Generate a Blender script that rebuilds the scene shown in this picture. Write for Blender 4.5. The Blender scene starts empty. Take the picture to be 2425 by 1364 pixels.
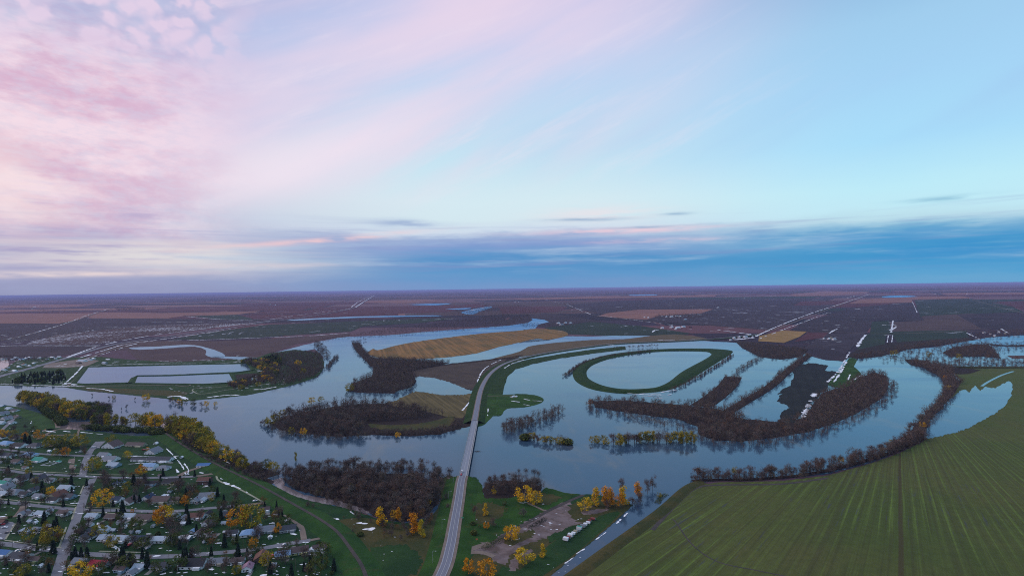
import bpy, bmesh, math, random
import numpy as np
from mathutils import Matrix, Vector
from mathutils.geometry import tessellate_polygon
random.seed(7); rng = np.random.default_rng(7)
SC = bpy.context.scene; COL = SC.collection
# ------------------------------------------------------------------ camera
H = 260.0; F = 1300.0; CX = 1212.5; CY = 682.0
cam = bpy.data.cameras.new('camera'); cam.sensor_width = 36; cam.lens = 36*F/2425
cam.clip_start = 1; cam.clip_end = 400000
cam_o = bpy.data.objects.new('camera', cam); COL.objects.link(cam_o); SC.camera = cam_o
PITCH = math.atan(2.0/F); ROLL = math.atan(0.0132)
RM = Matrix.Rotation(math.radians(90)+PITCH, 4, 'X') @ Matrix.Rotation(-ROLL, 4, 'Z')
cam_o.matrix_world = Matrix.Translation((0, 0, H)) @ RM
R3 = np.array([[RM[i][j] for j in range(3)] for i in range(3)])
# ------------------------------------------------------------------ sky (world) and sun
def lin(c): return tuple((v/255/12.92 if v <= 10 else ((v/255+.055)/1.055)**2.4) for v in c)
class X:
    """small expression builder for math nodes"""
    nt = None
    def __init__(s, k): s.k = k
    @staticmethod
    def m(op, *a):
        n = X.nt.nodes.new('ShaderNodeMath'); n.operation = op
        for i, v in enumerate(a):
            if isinstance(v, X): X.nt.links.new(v.k, n.inputs[i])
            else: n.inputs[i].default_value = v
        return X(n.outputs[0])
    def __add__(s, o): return X.m('ADD', s, o)
    def __sub__(s, o): return X.m('SUBTRACT', s, o)
    def __mul__(s, o): return X.m('MULTIPLY', s, o)
    def __truediv__(s, o): return X.m('DIVIDE', s, o)
    def ss(s, a, b, lo=0.0, hi=1.0):
        n = X.nt.nodes.new('ShaderNodeMapRange'); n.interpolation_type = 'SMOOTHSTEP'
        X.nt.links.new(s.k, n.inputs[0])
        if a > b: a, b, lo, hi = b, a, hi, lo
        n.inputs[1].default_value = a; n.inputs[2].default_value = b
        n.inputs[3].default_value = lo; n.inputs[4].default_value = hi
        return X(n.outputs[0])
def vec(x, y, z=0.0):
    n = X.nt.nodes.new('ShaderNodeCombineXYZ')
    for i, v in enumerate((x, y, z)):
        if isinstance(v, X): X.nt.links.new(v.k, n.inputs[i])
        else: n.inputs[i].default_value = v
    return X(n.outputs[0])
def noise(v, scale, det=4, rough=.55, dist=0.0):
    n = X.nt.nodes.new('ShaderNodeTexNoise')
    if v is not None: X.nt.links.new(v.k, n.inputs['Vector'])
    n.inputs['Scale'].default_value = scale; n.inputs['Detail'].default_value = det
    n.inputs['Roughness'].default_value = rough; n.inputs['Distortion'].default_value = dist
    return X(n.outputs[0])
def mix(f, a, b):
    n = X.nt.nodes.new('ShaderNodeMix'); n.data_type = 'RGBA'
    for i, v in ((0, f), (6, a), (7, b)):
        if isinstance(v, X): X.nt.links.new(v.k, n.inputs[i])
        elif i == 0: n.inputs[0].default_value = v
        else: n.inputs[i].default_value = (*v, 1)
    return X(n.outputs[2])
def ramp(f, stops, ip='EASE'):
    n = X.nt.nodes.new('ShaderNodeValToRGB'); n.color_ramp.interpolation = ip
    X.nt.links.new(f.k, n.inputs[0]); cr = n.color_ramp
    while len(cr.elements) < len(stops): cr.elements.new(.5)
    for e, (p, c) in zip(cr.elements, sorted(stops)): e.position = p; e.color = (*c, 1)
    return X(n.outputs[0])
world = bpy.data.worlds.new('World'); SC.world = world; world.use_nodes = True
nt = world.node_tree; X.nt = nt
for n in list(nt.nodes): nt.nodes.remove(n)
tc = nt.nodes.new('ShaderNodeTexCoord'); sp = nt.nodes.new('ShaderNodeSeparateXYZ')
nt.links.new(tc.outputs['Generated'], sp.inputs[0])
dx, dy, dz = X(sp.outputs[0]), X(sp.outputs[1]), X(sp.outputs[2])
az = X.m('ARCTAN2', dx, dy)
v = dz/X.m('SQRT', dx*dx+dy*dy+1e-6)
wob = noise(vec(az*2.6, v*12.0, 3.1), 1.0, 6, .62)-.5
wob2 = noise(vec(az*5.0, v*40.0, 8.1), 1.0, 4, .6)-.5
low = v.ss(.28, .05)
vv = v + wob*.075*low + wob2*.012*low
def rp(x, rows, ip='B_SPLINE'):
    k = math.cos(math.atan((x-CX)/F)); y0 = 685.7-.0132*(x-1202)
    return ramp(vv/.62, [(max(0, (y0-y)/F*k/.62), lin(c)) for y, c in rows], 'LINEAR')
mid = rp(1212, [(684,(118,152,200)),(655,(98,152,202)),(618,(84,146,200)),(600,(110,155,205)),(580,(130,158,208)),(560,(156,178,215)),(545,(205,220,236)),(515,(212,232,240)),(480,(212,234,242)),(400,(200,230,243)),(300,(186,220,243)),(200,(188,213,242)),(100,(203,208,238)),(0,(212,205,234)),(-200,(170,190,228))])
rgt = rp(2300, [(669,(104,165,208)),(640,(84,160,208)),(600,(72,152,203)),(570,(82,158,206)),(540,(128,182,214)),(515,(190,224,236)),(480,(193,234,246)),(430,(190,235,248)),(300,(170,222,250)),(150,(165,212,245)),(0,(160,205,238)),(-200,(140,180,220))])
lft = rp(200, [(698,(150,155,190)),(675,(158,164,198)),(655,(186,184,206)),(630,(205,204,216)),(600,(206,208,218)),(560,(186,192,216)),(500,(200,206,226)),(400,(226,212,230)),(300,(232,212,230)),(200,(224,204,228)),(100,(206,196,226)),(0,(198,195,226)),(-200,(170,175,215))])
wl = az.ss(-.10, -.62); wr = az.ss(.10, .62)
c = mix(wr, mix(wl, mid, lft), rgt)
# long soft diagonal veils
s_ = az*.92+v*.42; t_ = v*.92-az*.42
veil = noise(vec(s_*1.3, t_*6.5, 1.7), 1.0, 5, .55, .3)
vm = veil.ss(.40, .72)*v.ss(.11, .26)*az.ss(.55, -.2)
c = mix(vm*.75, c, lin((236,216,234)))
veil2 = noise(vec(s_*1.1+4, t_*5.0, 5.7), 1.0, 4, .5, .2)
c = mix(veil2.ss(.48, .75)*v.ss(.16, .3)*.55, c, lin((160,196,238)))
# bright edge of the main veil
e1 = t_ - az*0 - .355
edge = X.m('EXPONENT', (e1*e1)*-500.0)*az.ss(-.02, -.35)*v.ss(.12, .2)
c = mix(edge*.55, c, lin((245,232,243)))
# mottled pink cloud at the left
pm = az.ss(-.40, -.66)*v.ss(.03, .10)
mn = noise(vec(az*7.0, v*15.0, 2.0), 1.0, 7, .62, .15)
mn2 = noise(vec(az*34.0+v*10, v*90.0, 4.0), 1.0, 6, .65, .1)
pk = mix(mn.ss(.38, .62), lin((214,172,200)), lin((246,222,233)))
pk = mix(mn2.ss(.42, .66)*.45, pk, lin((205,205,228)))
c = mix(pm*.8, c, pk)
pu = X.m('EXPONENT', ((v-.065)*(v-.065))*-900.0)*az.ss(-.52, -.68)
c = mix(pu*.8, c, lin((150,145,192)))
# small puffs high at the left
vn = nt.nodes.new('ShaderNodeTexVoronoi'); vn.inputs['Scale'].default_value = 1; vn.feature = 'SMOOTH_F1'
wn = noise(vec(az*20.0, v*20.0), 1.0, 3); nt.links.new(vec(az*40.0+wn*2.5, v*50.0+wn*2.5, 0).k, vn.inputs['Vector'])
pf = X(vn.outputs[0]).ss(.62, .25)*v.ss(.30, .40)*az.ss(-.40, -.54)
c = mix(v.ss(.33,.42)*az.ss(-.42,-.54)*.65, c, lin((166,184,222))); c = mix(pf*.85, c, lin((230,210,232)))
# warm glow low at the far left
gl = X.m('EXPONENT', ((v-.17)*(v-.17))*-220.0)*az.ss(-.66, -.80)
c = mix(gl*.6, c, lin((250,226,226)))
# low streaks and the pink rim over the blue bank
st = noise(vec(az*2.6, v*75.0, 6.0), 1.0, 4, .6, .2)
c = mix(st.ss(.50, .72)*v.ss(.015, .04)*v.ss(.14, .09)*.45, c, lin((140,150,198)))
c = mix(st.ss(.52, .34)*v.ss(.02, .05)*v.ss(.12, .08)*az.ss(.1, -.5)*.4, c, lin((226,212,216)))
gap = noise(vec(az*3.4+2, v*46.0, 9.0), 1.0, 5, .62, .1)
c = mix(gap.ss(.46, .76)*v.ss(.022, .045)*v.ss(.115, .08)*.55, c, lin((186,206,228)))
wisp = noise(vec(s_*4.0, t_*22.0, 3.3), 1.0, 6, .65, .25)
c = mix(wisp.ss(.50, .74)*v.ss(.12, .24)*az.ss(.75, -.1)*.30, c, lin((242,228,240)))
def streak(x0, y, w, h, col, a, tilt=0.0):
    global c
    a0 = math.atan((x0-CX)/F); v0 = (685.7-.0132*(x0-1202)-y)/F*math.cos(a0)
    da = (az-a0)/(w/F); dv = (v-v0-(az-a0)*tilt+wob2*.006)/(h/F)
    g = X.m('EXPONENT', (da*da+dv*dv)*-1.0)
    n_ = noise(vec(az*14.0, v*120.0, x0*.01), 1.0, 3)
    c = mix(g*n_.ss(.25, .6)*a, c, lin(col))
streak(300, 606, 190, 26, (230,226,224), .75, .03); streak(120, 652, 190, 5, (246,226,220), .8, .02); streak(560, 634, 200, 6, (222,210,216), .6, .03); streak(60, 470, 90, 70, (248,226,226), .5)
streak(760, 570, 190, 6, (250,206,206), .8, .10); streak(1480, 548, 210, 7, (244,208,218), .75)
streak(1560, 572, 150, 5, (238,204,216), .7); streak(1420, 510, 130, 18, (236,226,232), .7)
streak(965, 531, 70, 9, (150,172,210), .85, -.02); streak(1390, 522, 90, 4, (140,172,205), .8)
streak(1540, 540, 90, 3, (140,172,205), .8); streak(1600, 508, 34, 4, (150,182,210), .8)
streak(1800, 545, 40, 10, (140,172,210), .8); streak(2235, 472, 60, 5, (140,190,215), .8)
streak(340, 512, 60, 12, (178,168,205), .6); streak(2090, 552, 330, 18, (66,148,204), .6)
streak(2330, 588, 200, 26, (60,145,204), .8)
bg = nt.nodes.new('ShaderNodeBackground'); bg.inputs[1].default_value = 1.0
nt.links.new(c.k, bg.inputs[0])
wo = nt.nodes.new('ShaderNodeOutputWorld'); nt.links.new(bg.outputs[0], wo.inputs[0])
sun = bpy.data.lights.new('sun', 'SUN'); sun.energy = 1.5; sun.angle = math.radians(40); sun.color = (1, .93, .92)
so = bpy.data.objects.new('sun', sun); COL.objects.link(so)
so.rotation_euler = (math.radians(52), 0, math.radians(-112))
SC.view_settings.view_transform = 'Standard'; SC.view_settings.look = 'None'
SC.view_settings.exposure = 0; SC.view_settings.gamma = 1
SC.cycles.use_denoising = False; SC.cycles.pixel_filter_type = 'BLACKMAN_HARRIS'; SC.cycles.filter_width = 1.05; SC.cycles.max_bounces = 5; SC.cycles.volume_bounces = 1
SC.cycles.use_adaptive_sampling = True; SC.cycles.adaptive_threshold = .01
# ------------------------------------------------------------------ photo point -> ground point
hx = [-600, 0, 300, 600, 900, 1200, 1500, 1800, 2100, 2425, 3000]; hy = [705, 705, 700, 691, 686, 681, 679, 676, 673, 674, 674]
def P(x, y, z=0.0):
    act = np.interp(x, hx, hy); ln = 684.1-.0132*(x-1202)
    y = y+(ln-act)*math.exp(-max(0, y-act)/70)
    d = R3 @ np.array([(x-CX)/F, -(y-CY)/F, -1.0])
    t = (z-H)/min(d[2], -1e-4*3)
    return (d[0]*t, d[1]*t, z)
def mpp(x, y): return P(x, y)[1]/F                        # metres per photo pixel there
def to_px(p):
    q = R3.T @ (np.array(p, float)-np.array([0, 0, H])); return (q[0]/-q[2]*F+CX, CY-q[1]/-q[2]*F)
def pts(s): return [tuple(float(a) for a in t.split(',')) for t in s.split()]
def crom(p, n=6, closed=False):
    out = []; N = len(p); rngi = range(N if closed else N-1)
    for i in rngi:
        g = (lambda k: p[k % N]) if closed else (lambda k: p[min(max(k, 0), N-1)])
        a, b, c_, d = (np.array(g(k), float) for k in (i-1, i, i+1, i+2))
        for j in range(n):
            t = j/n
            out.append(tuple(.5*((2*b)+(-a+c_)*t+(2*a-5*b+4*c_-d)*t*t+(-a+3*b-3*c_+d)*t**3)))
    if not closed: out.append(tuple(p[-1]))
    return out
def rough(p, amp, step=6, seed=1):
    """natural shore: subdivide in the photo's pixels and jitter, less so with distance"""
    r = np.random.default_rng(seed); out = []
    for i in range(len(p)):
        a, b = np.array(p[i]), np.array(p[(i+1) % len(p)]); L = np.linalg.norm(b-a); n = max(1, min(60, int(L/step)))
        for j in range(n):
            q = a+(b-a)*j/n; k = min(1, max(.1, (q[1]-700)/300))
            j_ = r.normal(0, 1, 2)*amp*k; j_[1] *= .45
            out.append(tuple(q+j_))
    return out
# ------------------------------------------------------------------ objects
def tag(o, label=None, cat=None, group=None, kind=None, par=None):
    if label: o['label'] = label
    if cat: o['category'] = cat
    if group: o['group'] = group
    if kind: o['kind'] = kind
    if par: o.parent = par
    return o
def mesh_np(name, V, Fc, mats=(), mi=None):
    me = bpy.data.meshes.new(name); V = np.asarray(V, np.float32)
    if isinstance(Fc, np.ndarray) and Fc.ndim == 2:
        n, k = Fc.shape; me.vertices.add(len(V)); me.vertices.foreach_set('co', V.ravel())
        me.loops.add(n*k); me.loops.foreach_set('vertex_index', Fc.ravel().astype(np.int32))
        me.polygons.add(n); me.polygons.foreach_set('loop_start', np.arange(0, n*k, k, dtype=np.int32))
        if mi is not None: me.polygons.foreach_set('material_index', np.asarray(mi, np.int32))
        me.update(calc_edges=True)
    else:
        me.from_pydata([tuple(v) for v in V], [], Fc)
        if mi is not None: me.polygons.foreach_set('material_index', np.asarray(mi, np.int32))
        me.update()
    for m in mats: me.materials.append(m)
    return me
def link(name, me, par=None, loc=None):
    o = bpy.data.objects.new(name, me); COL.objects.link(o)
    if par: o.parent = par
    if loc is not None: o.location = loc
    return o
def empty(name, loc, rz=0, **k):
    o = bpy.data.objects.new(name, None); COL.objects.link(o); o.location = loc; o.rotation_euler.z = rz
    return tag(o, **k)
ZL = 1.3e-4                                                # layer step: 6 cm at 500 m
def lay(p, L, z0=0.0):
    x, y, z = p; return (x, y, z+z0+L*ZL*max(400, y))
def patch(name, poly, mat, L, kind='structure', smooth=0, amp=0, seed=1, step=6, **k):
    if smooth: poly = crom(poly, smooth, True)
    if amp: poly = rough(poly, amp, step, seed)
    W = [lay(P(x, y), L) for x, y in poly]
    tri = tessellate_polygon([[Vector((a, b, 0)) for a, b, c_ in W]])
    tri = [t if (W[t[1]][0]-W[t[0]][0])*(W[t[2]][1]-W[t[0]][1])-(W[t[1]][1]-W[t[0]][1])*(W[t[2]][0]-W[t[0]][0]) > 0 else t[::-1] for t in tri]
    return tag(link(name, mesh_np(name, W, tri, [mat])), kind=kind, **k)
def frames(path, n=5, z=0.0, smooth=True):
    if smooth: path = crom(path, n)
    W = [np.array(P(x, y, z)) for x, y in path]; out = []; L = 0
    for i, w in enumerate(W):
        d = W[min(i+1, len(W)-1)]-W[max(i-1, 0)]; d[2] = 0; d /= np.linalg.norm(d)
        if i: L += np.linalg.norm(w-W[i-1])
        out.append((w, np.array([d[1], -d[0], 0]), L))   # point, right-hand side, length
    return out
def sweep(name, path, prof, mat, L=0, smooth=True, n=5, zfun=None, kind='structure', z0=0, **k):
    """profile [(offset, height)] swept along a ground path"""
    fr = frames(path, n, 0, smooth); V = []; Fq = []; UV = []
    m = len(prof); w0, w1 = prof[0][0], prof[-1][0]
    for i, (w, s, l) in enumerate(fr):
        zz = zfun(i/(len(fr)-1)) if zfun else 0
        for o_, h_ in prof:
            q = w+s*o_; V.append((q[0], q[1], h_+(zz if h_ > 0 or not zfun else 0)+z0+L*ZL*max(400, w[1])))
            UV.append(((o_-w0)/(w1-w0), l/10))
        if i: Fq += [(i*m+j, i*m+j+1, (i-1)*m+j+1, (i-1)*m+j) for j in range(m-1)]
    me = mesh_np(name, V, [f[::-1] for f in Fq], [mat]); uv = me.uv_layers.new(name='UVMap')
    for lp in me.loops: uv.data[lp.index].uv = UV[lp.vertex_index]
    return tag(link(name, me), kind=kind, **k)
# ------------------------------------------------------------------ materials
def mat(name, rough=.95, spec=.2):
    m = bpy.data.materials.new(name); m.use_nodes = True; X.nt = m.node_tree
    b = m.node_tree.nodes['Principled BSDF']; b.inputs['Roughness'].default_value = rough
    b.inputs['Specular IOR Level'].default_value = spec
    return m, b
def out(b, c): X.nt.links.new(c.k, b.inputs['Base Color'])
def gpos():
    g = X.nt.nodes.new('ShaderNodeNewGeometry'); s = X.nt.nodes.new('ShaderNodeSeparateXYZ')
    X.nt.links.new(g.outputs['Position'], s.inputs[0]); return X(s.outputs[0]), X(s.outputs[1]), X(s.outputs[2])
def rot(x, y, deg):
    a = math.radians(deg); return x*math.cos(a)+y*math.sin(a), y*math.cos(a)-x*math.sin(a)
def soil(name, c1, c2, c3=None, big=60, fine=6, deg=0, rows=0, fleck=0, fdeg=-80, fscale=26, rowcol=None, rowamt=.5):
    m, b = mat(name, .97, .1); x, y, z = gpos()
    c = mix(noise(vec(x, y), 1/big, 5, .6).ss(.35, .65), c1, c2)
    if c3: c = mix(noise(vec(x+900, y), 1/(big*.6), 5, .65).ss(.55, .72)*.8, c, c3)
    c = mix(noise(vec(x, y), 1/fine, 4, .7).ss(.3, .7)*.45, c, tuple(v*.55 for v in c1))
    if rows:
        u, w = rot(x, y, deg); r = noise(vec(u/rows, w/(rows*40)), 1.0, 2, .5).ss(.4, .65)
        c = mix(r*rowamt, c, rowcol or tuple(v*1.6 for v in c2))
    if fleck:                                              # meltwater and snow lying in the furrows
        u, w = rot(x, y, fdeg)
        a = noise(vec(u/(fscale*7), w/fscale), 1.0, 3, .6)
        g = noise(vec(x/420, y/420), 1.0, 3, .6)
        c = mix((a+(g-.5)*.55).ss(.71-fleck, .735-fleck), c, (.42, .44, .5))
    out(b, c); return m
M = {}
def paint(name, col, rough=.7, var=.25, sc=1.5, spec=.3):
    m, b = mat(name, rough, spec); x, y, z = gpos()
    out(b, mix(noise(vec(x, y, z), 1/sc, 3, .6).ss(.3, .7)*var, col, tuple(v*.55 for v in col)))
    M[name] = m; return m
# ------------------------------------------------------------------ ground materials
D = math.degrees
# far prairie: quarter-section patchwork
m, b = mat('prairie', .97, .1); x, y, z = gpos()
u, w = rot(x, y, -5); br = X.nt.nodes.new('ShaderNodeTexBrick')
X.nt.links.new(vec(u/2300+.2, w/1250).k, br.inputs['Vector'])
br.inputs['Scale'].default_value = 1; br.inputs['Brick Width'].default_value = 1.0; br.inputs['Row Height'].default_value = .5
br.inputs['Mortar Size'].default_value = .006; br.inputs['Mortar'].default_value = (.5, .5, .5, 1)
br.inputs['Color1'].default_value = (0, 0, 0, 1); br.inputs['Color2'].default_value = (1, 1, 1, 1); br.inputs['Bias'].default_value = 0
f = X(br.outputs[0]); wv = noise(vec(x/90, y/90), 1, 4, .6); w9 = noise(vec(x/3800, y/2600), 1, 4, .6)
sb = X.nt.nodes.new('ShaderNodeSeparateColor'); X.nt.links.new(f.k, sb.inputs[0]); f = X(sb.outputs[0])
c = ramp(f, [(0, (.030,.022,.034)), (.14, (.085,.050,.066)), (.3, (.020,.018,.028)), (.42, (.12,.055,.062)), (.52, (.020,.034,.030)), (.62, (.23,.125,.11)), (.71, (.040,.028,.045)), (.83, (.11,.065,.080)), (.93, (.024,.036,.032))], 'CONSTANT')
c = mix(wv.ss(.3, .7)*.2, c, (.02, .016, .022))
a = noise(vec(u/330, w/60), 1, 3, .6)
c = mix((a+(w9-.5)*.5).ss(.78, .82), c, (.45, .48, .58))
out(b, c); M['prairie'] = m
purple = ((.034,.026,.032), (.046,.034,.040))
M['dark'] = soil('dark_soil', (.032,.025,.033), (.052,.038,.046), (.026,.022,.032), 380, 30)
M['dark_rows'] = soil('dark_soil_rows', (.030,.024,.034), (.046,.036,.045), (.018,.02,.026), 90, 8, -60, 9, .045)
M['speck'] = soil('snow_specked_soil', (.055,.034,.036), (.075,.046,.044), (.04,.028,.032), 80, 8, 0, 0, .12, -70, 9)
M['specklite'] = soil('lightly_specked_soil', (.034,.028,.034), (.046,.036,.042), (.028,.03,.03), 80, 8, 0, 0, .06, -75, 10)
M['brown'] = soil('brown_soil', (.070,.046,.048), (.090,.060,.056), (.045,.03,.035), 300, 24)
M['maroon'] = soil('reddish_soil', (.075,.028,.036), (.10,.038,.042), (.04,.018,.025), 320, 30)
M['tan'] = soil('stubble', (.20,.10,.085), (.25,.125,.095), (.16,.08,.07), 400, 30)
M['mauve'] = soil('mauve_stubble', (.13,.075,.085), (.165,.095,.10), (.10,.06,.07), 400, 34)
M['gold'] = soil('golden_stubble', (.20,.125,.045), (.26,.155,.055), (.14,.12,.05), 90, 6, -60, 12)
M['tanfield'] = soil('tan_meadow', (.115,.085,.032), (.20,.105,.036), (.085,.078,.03), 130, 7, 15, 16)
M['taupe'] = soil('taupe_meadow', (.10,.075,.045), (.13,.095,.055), (.08,.062,.045), 70, 6)
M['greenfield'] = soil('dark_green_field', (.020,.034,.026), (.030,.046,.030), (.03,.036,.03), 260, 20, 0, 0, .01)
M['olive'] = soil('olive_field', (.075,.062,.028), (.105,.082,.036), (.06,.052,.03), 45, 4, 22, 7, 0)
M['plough'] = soil('ploughed_field', (.060,.046,.038), (.085,.064,.048), (.05,.04,.036), 60, 4, 35, 8, 0, rowcol=(.04,.032,.03))
M['grass'] = soil('grass', (.014,.042,.014), (.026,.064,.018), (.045,.060,.018), 40, 3.5)
M['lawn'] = soil('town_lawn', (.010,.038,.015), (.020,.062,.018), (.034,.040,.020), 22, 2.6)
M['verge'] = soil('green_verge', (.016,.050,.010), (.032,.084,.014), (.060,.066,.020), 34, 2.6)
M['drygrass'] = soil('dry_grass', (.040,.050,.018), (.075,.062,.022), (.020,.034,.014), 26, 3)
M['levee'] = soil('levee_grass', (.014,.050,.012), (.028,.078,.016), (.050,.060,.018), 26, 2.6)
M['dike'] = soil('dike_grass', (.012,.036,.010), (.024,.054,.012), (.046,.044,.018), 22, 2.2)
M['bushfloor'] = soil('wood_floor', (.024,.018,.018), (.034,.024,.020), (.03,.03,.018), 14, 2)
M['mud'] = soil('churned_mud', (.10,.072,.064), (.20,.155,.15), (.034,.042,.018), 16, 2.0, 52, 5, 0, rowcol=(.19,.165,.18), rowamt=.3)
M['gravel'] = soil('gravel', (.17,.135,.115), (.22,.18,.15), (.12,.10,.09), 12, 1.5)
M['track'] = soil('dirt_track', (.055,.052,.050), (.085,.070,.066), (.03,.045,.026), 14, 2)
M['street'] = soil('street_asphalt', (.16,.17,.195), (.21,.215,.24), (.10,.105,.13), 25, 2)
M['walk'] = soil('concrete_walk', (.26,.27,.20), (.34,.34,.26), None, 12, 2)
M['snow'] = soil('old_snow', (.78,.82,.88), (.88,.90,.93), None, 6, 1.5)
M['bog'] = soil('wet_dark_soil', (.016,.020,.020), (.026,.030,.028), (.02,.022,.026), 60, 5, -25, 14, 0, rowcol=(.012,.014,.016))
# big striped field: rows fan out from its far corner
m, b = mat('striped_field', .96, .1); x, y, z = gpos(); G = P(2130, 905)
ux, uy = (lambda q: (q[0]/math.hypot(*q), q[1]/math.hypot(*q)))((P(2130, 1300)[0]-G[0], P(2130, 1300)[1]-G[1]))
gx, gy = x-G[0], y-G[1]; al = gx*ux+gy*uy; ac = gx*uy-gy*ux
t = ac/X.m('MAXIMUM', al, 30.0)
wb = noise(vec(x/120, y/120), 1, 3, .5)-.5; t = t+wb*.0016
r1 = noise(vec(t*110.0, al/900), 1, 3, .65); r2 = noise(vec(t*420.0, al/240), 1, 3, .6); bigv = noise(vec(x/170, y/170), 1, 5, .6)
ph = noise(vec(t*130, al/900), 1, 3, .6)*7.0
s3 = X.m('SINE', t*620.0+ph).ss(.2, 1.0)
c = mix(bigv.ss(.3, .7), (.056,.080,.020), (.086,.088,.028))
c = mix(r1.ss(.40, .66)*.35, c, (.085,.120,.026)); c = mix(noise(vec(t*60.0+9, al/1500), 1, 2, .5).ss(.56, .66)*.35, c, (.050,.046,.026))
s4 = X.m('SINE', t*1180.0+ph*2.0).ss(.1, .9)
c = mix(s3*r2.ss(.34, .66)*noise(vec(x/200+8, y/200), 1, 3).ss(.25, .6)*.8, c, (.125,.19,.036)); c = mix(s4*noise(vec(t*250+3, al/200), 1, 2).ss(.4, .6)*.5, c, (.050,.052,.020))
c = mix(X.m('SINE', t*2900.0).ss(-.2, .9)*.22, c, (.05,.066,.02)); c = mix(noise(vec(x/9, y/9), 1, 5, .75).ss(.35, .7)*.4, c, (.034,.044,.016))
c = mix(noise(vec(t*300, al/60+7), 1, 3, .6).ss(.60, .68)*noise(vec(x/260+5, y/260), 1, 2).ss(.52, .6)*.6, c, (.05,.055,.07))
ln = X.m('ABSOLUTE', t*1.0+.001); c = mix(ln.ss(.0026, .0012)*.7, c, (.05,.036,.02))
out(b, c); M['striped'] = m
# water
def watermat(name, c1, c2, gloss, k, rg):
    m = bpy.data.materials.new(name); m.use_nodes = True; n = m.node_tree; X.nt = n
    n.nodes.remove(n.nodes['Principled BSDF']); x, y, z = gpos()
    df = n.nodes.new('ShaderNodeBsdfDiffuse'); gl = n.nodes.new('ShaderNodeBsdfGlossy'); mx = n.nodes.new('ShaderNodeMixShader'); fr = n.nodes.new('ShaderNodeFresnel')
    fr.inputs['IOR'].default_value = 1.33; gl.inputs['Roughness'].default_value = rg; gl.inputs['Color'].default_value = (*gloss, 1)
    sd = noise(vec(x/70+y/300, y/190, 4.0), 1, 5, .65, .4)
    cc = mix(noise(vec(x/260, y/420), 1, 4, .6).ss(.3, .7), c1, c2); cc = mix(sd.ss(.50, .72)*.65, cc, (.105, .095, .085))
    n.links.new(cc.k, df.inputs['Color'])
    wd = noise(vec(x/420+y/700, y/110, 7.0), 1, 4, .6, .3); n.links.new((wd.ss(.40, .68)*.13+rg*.6).k, gl.inputs['Roughness'])
    bp = n.nodes.new('ShaderNodeBump'); bp.inputs['Strength'].default_value = .12; bp.inputs['Distance'].default_value = .5
    n.links.new((noise(vec(x/24, y/6), 1, 3, .6)*noise(vec(x/300+3, y/160), 1, 3, .6).ss(.38, .58)*1.6+noise(vec(x/3, y/3), 1, 1)*.22).k, bp.inputs['Height'])
    n.links.new(bp.outputs[0], gl.inputs['Normal'])
    n.links.new((X(fr.outputs[0])*k).k, mx.inputs[0]); n.links.new(df.outputs[0], mx.inputs[1]); n.links.new(gl.outputs[0], mx.inputs[2])
    n.links.new(mx.outputs[0], n.nodes['Material Output'].inputs['Surface']); return m
M['water'] = watermat('flood_water', (.026,.060,.105), (.040,.070,.105), (.60,.84,1.0), 1.0, .06)
M['muddy'] = None
m, b = mat('muddy_water', .12, .6); x, y, z = gpos(); b.inputs['IOR'].default_value = 1.33
out(b, mix(noise(vec(x/60, y/60), 1, 4).ss(.3, .7), (.14,.115,.115), (.10,.085,.09))); M['muddy'] = m
# highway asphalt: wheel tracks along the lanes
def roadmat(name, base, lanes=True):
    m, b = mat(name, .85, .25); uvn = X.nt.nodes.new('ShaderNodeUVMap'); s = X.nt.nodes.new('ShaderNodeSeparateXYZ')
    X.nt.links.new(uvn.outputs[0], s.inputs[0]); u, w = X(s.outputs[0]), X(s.outputs[1])
    st = X.m('SINE', u*37.7).ss(-.3, .9); n = noise(vec(u*6, w*.6), 1, 3)
    c = mix(st*.55, base, tuple(v*.55 for v in base)); c = mix(n.ss(.3, .7)*.3, c, tuple(v*1.25 for v in base))
    edge = X.m('ABSOLUTE', u-.5)
    c = mix(edge.ss(.39, .43)*.6, c, tuple(min(.6, v*1.5) for v in base)); out(b, c); return m
M['road'] = roadmat('highway_asphalt', (.155,.165,.205)); M['deck'] = roadmat('bridge_deck', (.20,.225,.27))
# ------------------------------------------------------------------ ground
g = 260000
link('ground', mesh_np('ground', [(-g,-20000,0),(g,-20000,0),(g,g,0),(-g,g,0)], [(0,1,2,3)], [M['prairie']]))['kind'] = 'structure'
fr_ = random.Random(21); yy = 686.5
while yy < 742:
    hgt = (yy-682)*.17+.7; xx = -300+fr_.uniform(0, 300)
    while xx < 2700:
        wd = fr_.uniform(140, 520); q0 = yy-hgt*.1; sl = lambda q: (q-(950 if q < 1400 else 2080))/(yy-678)*hgt*.9
        if fr_.random() < .72:
            act = lambda q: np.interp(q, hx, hy)-681
            A_, B_ = xx, xx+wd*.97
            patch('field', [(A_, yy+act(A_)), (B_, yy+act(B_)), (B_+sl(B_), yy+hgt+act(B_)), (A_+sl(A_), yy+hgt+act(A_))], M[fr_.choice(['tan', 'brown', 'maroon', 'dark', 'greenfield', 'brown', 'dark_rows', 'maroon', 'mauve', 'mauve'])], .3+fr_.random()*.3)
        xx += wd
    yy += hgt
def fields(rows):
    for i, (mt, s) in enumerate(rows): patch('field', pts(s), M[mt], 1+i*.05, amp=1.2, seed=i+3, step=12)
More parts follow.
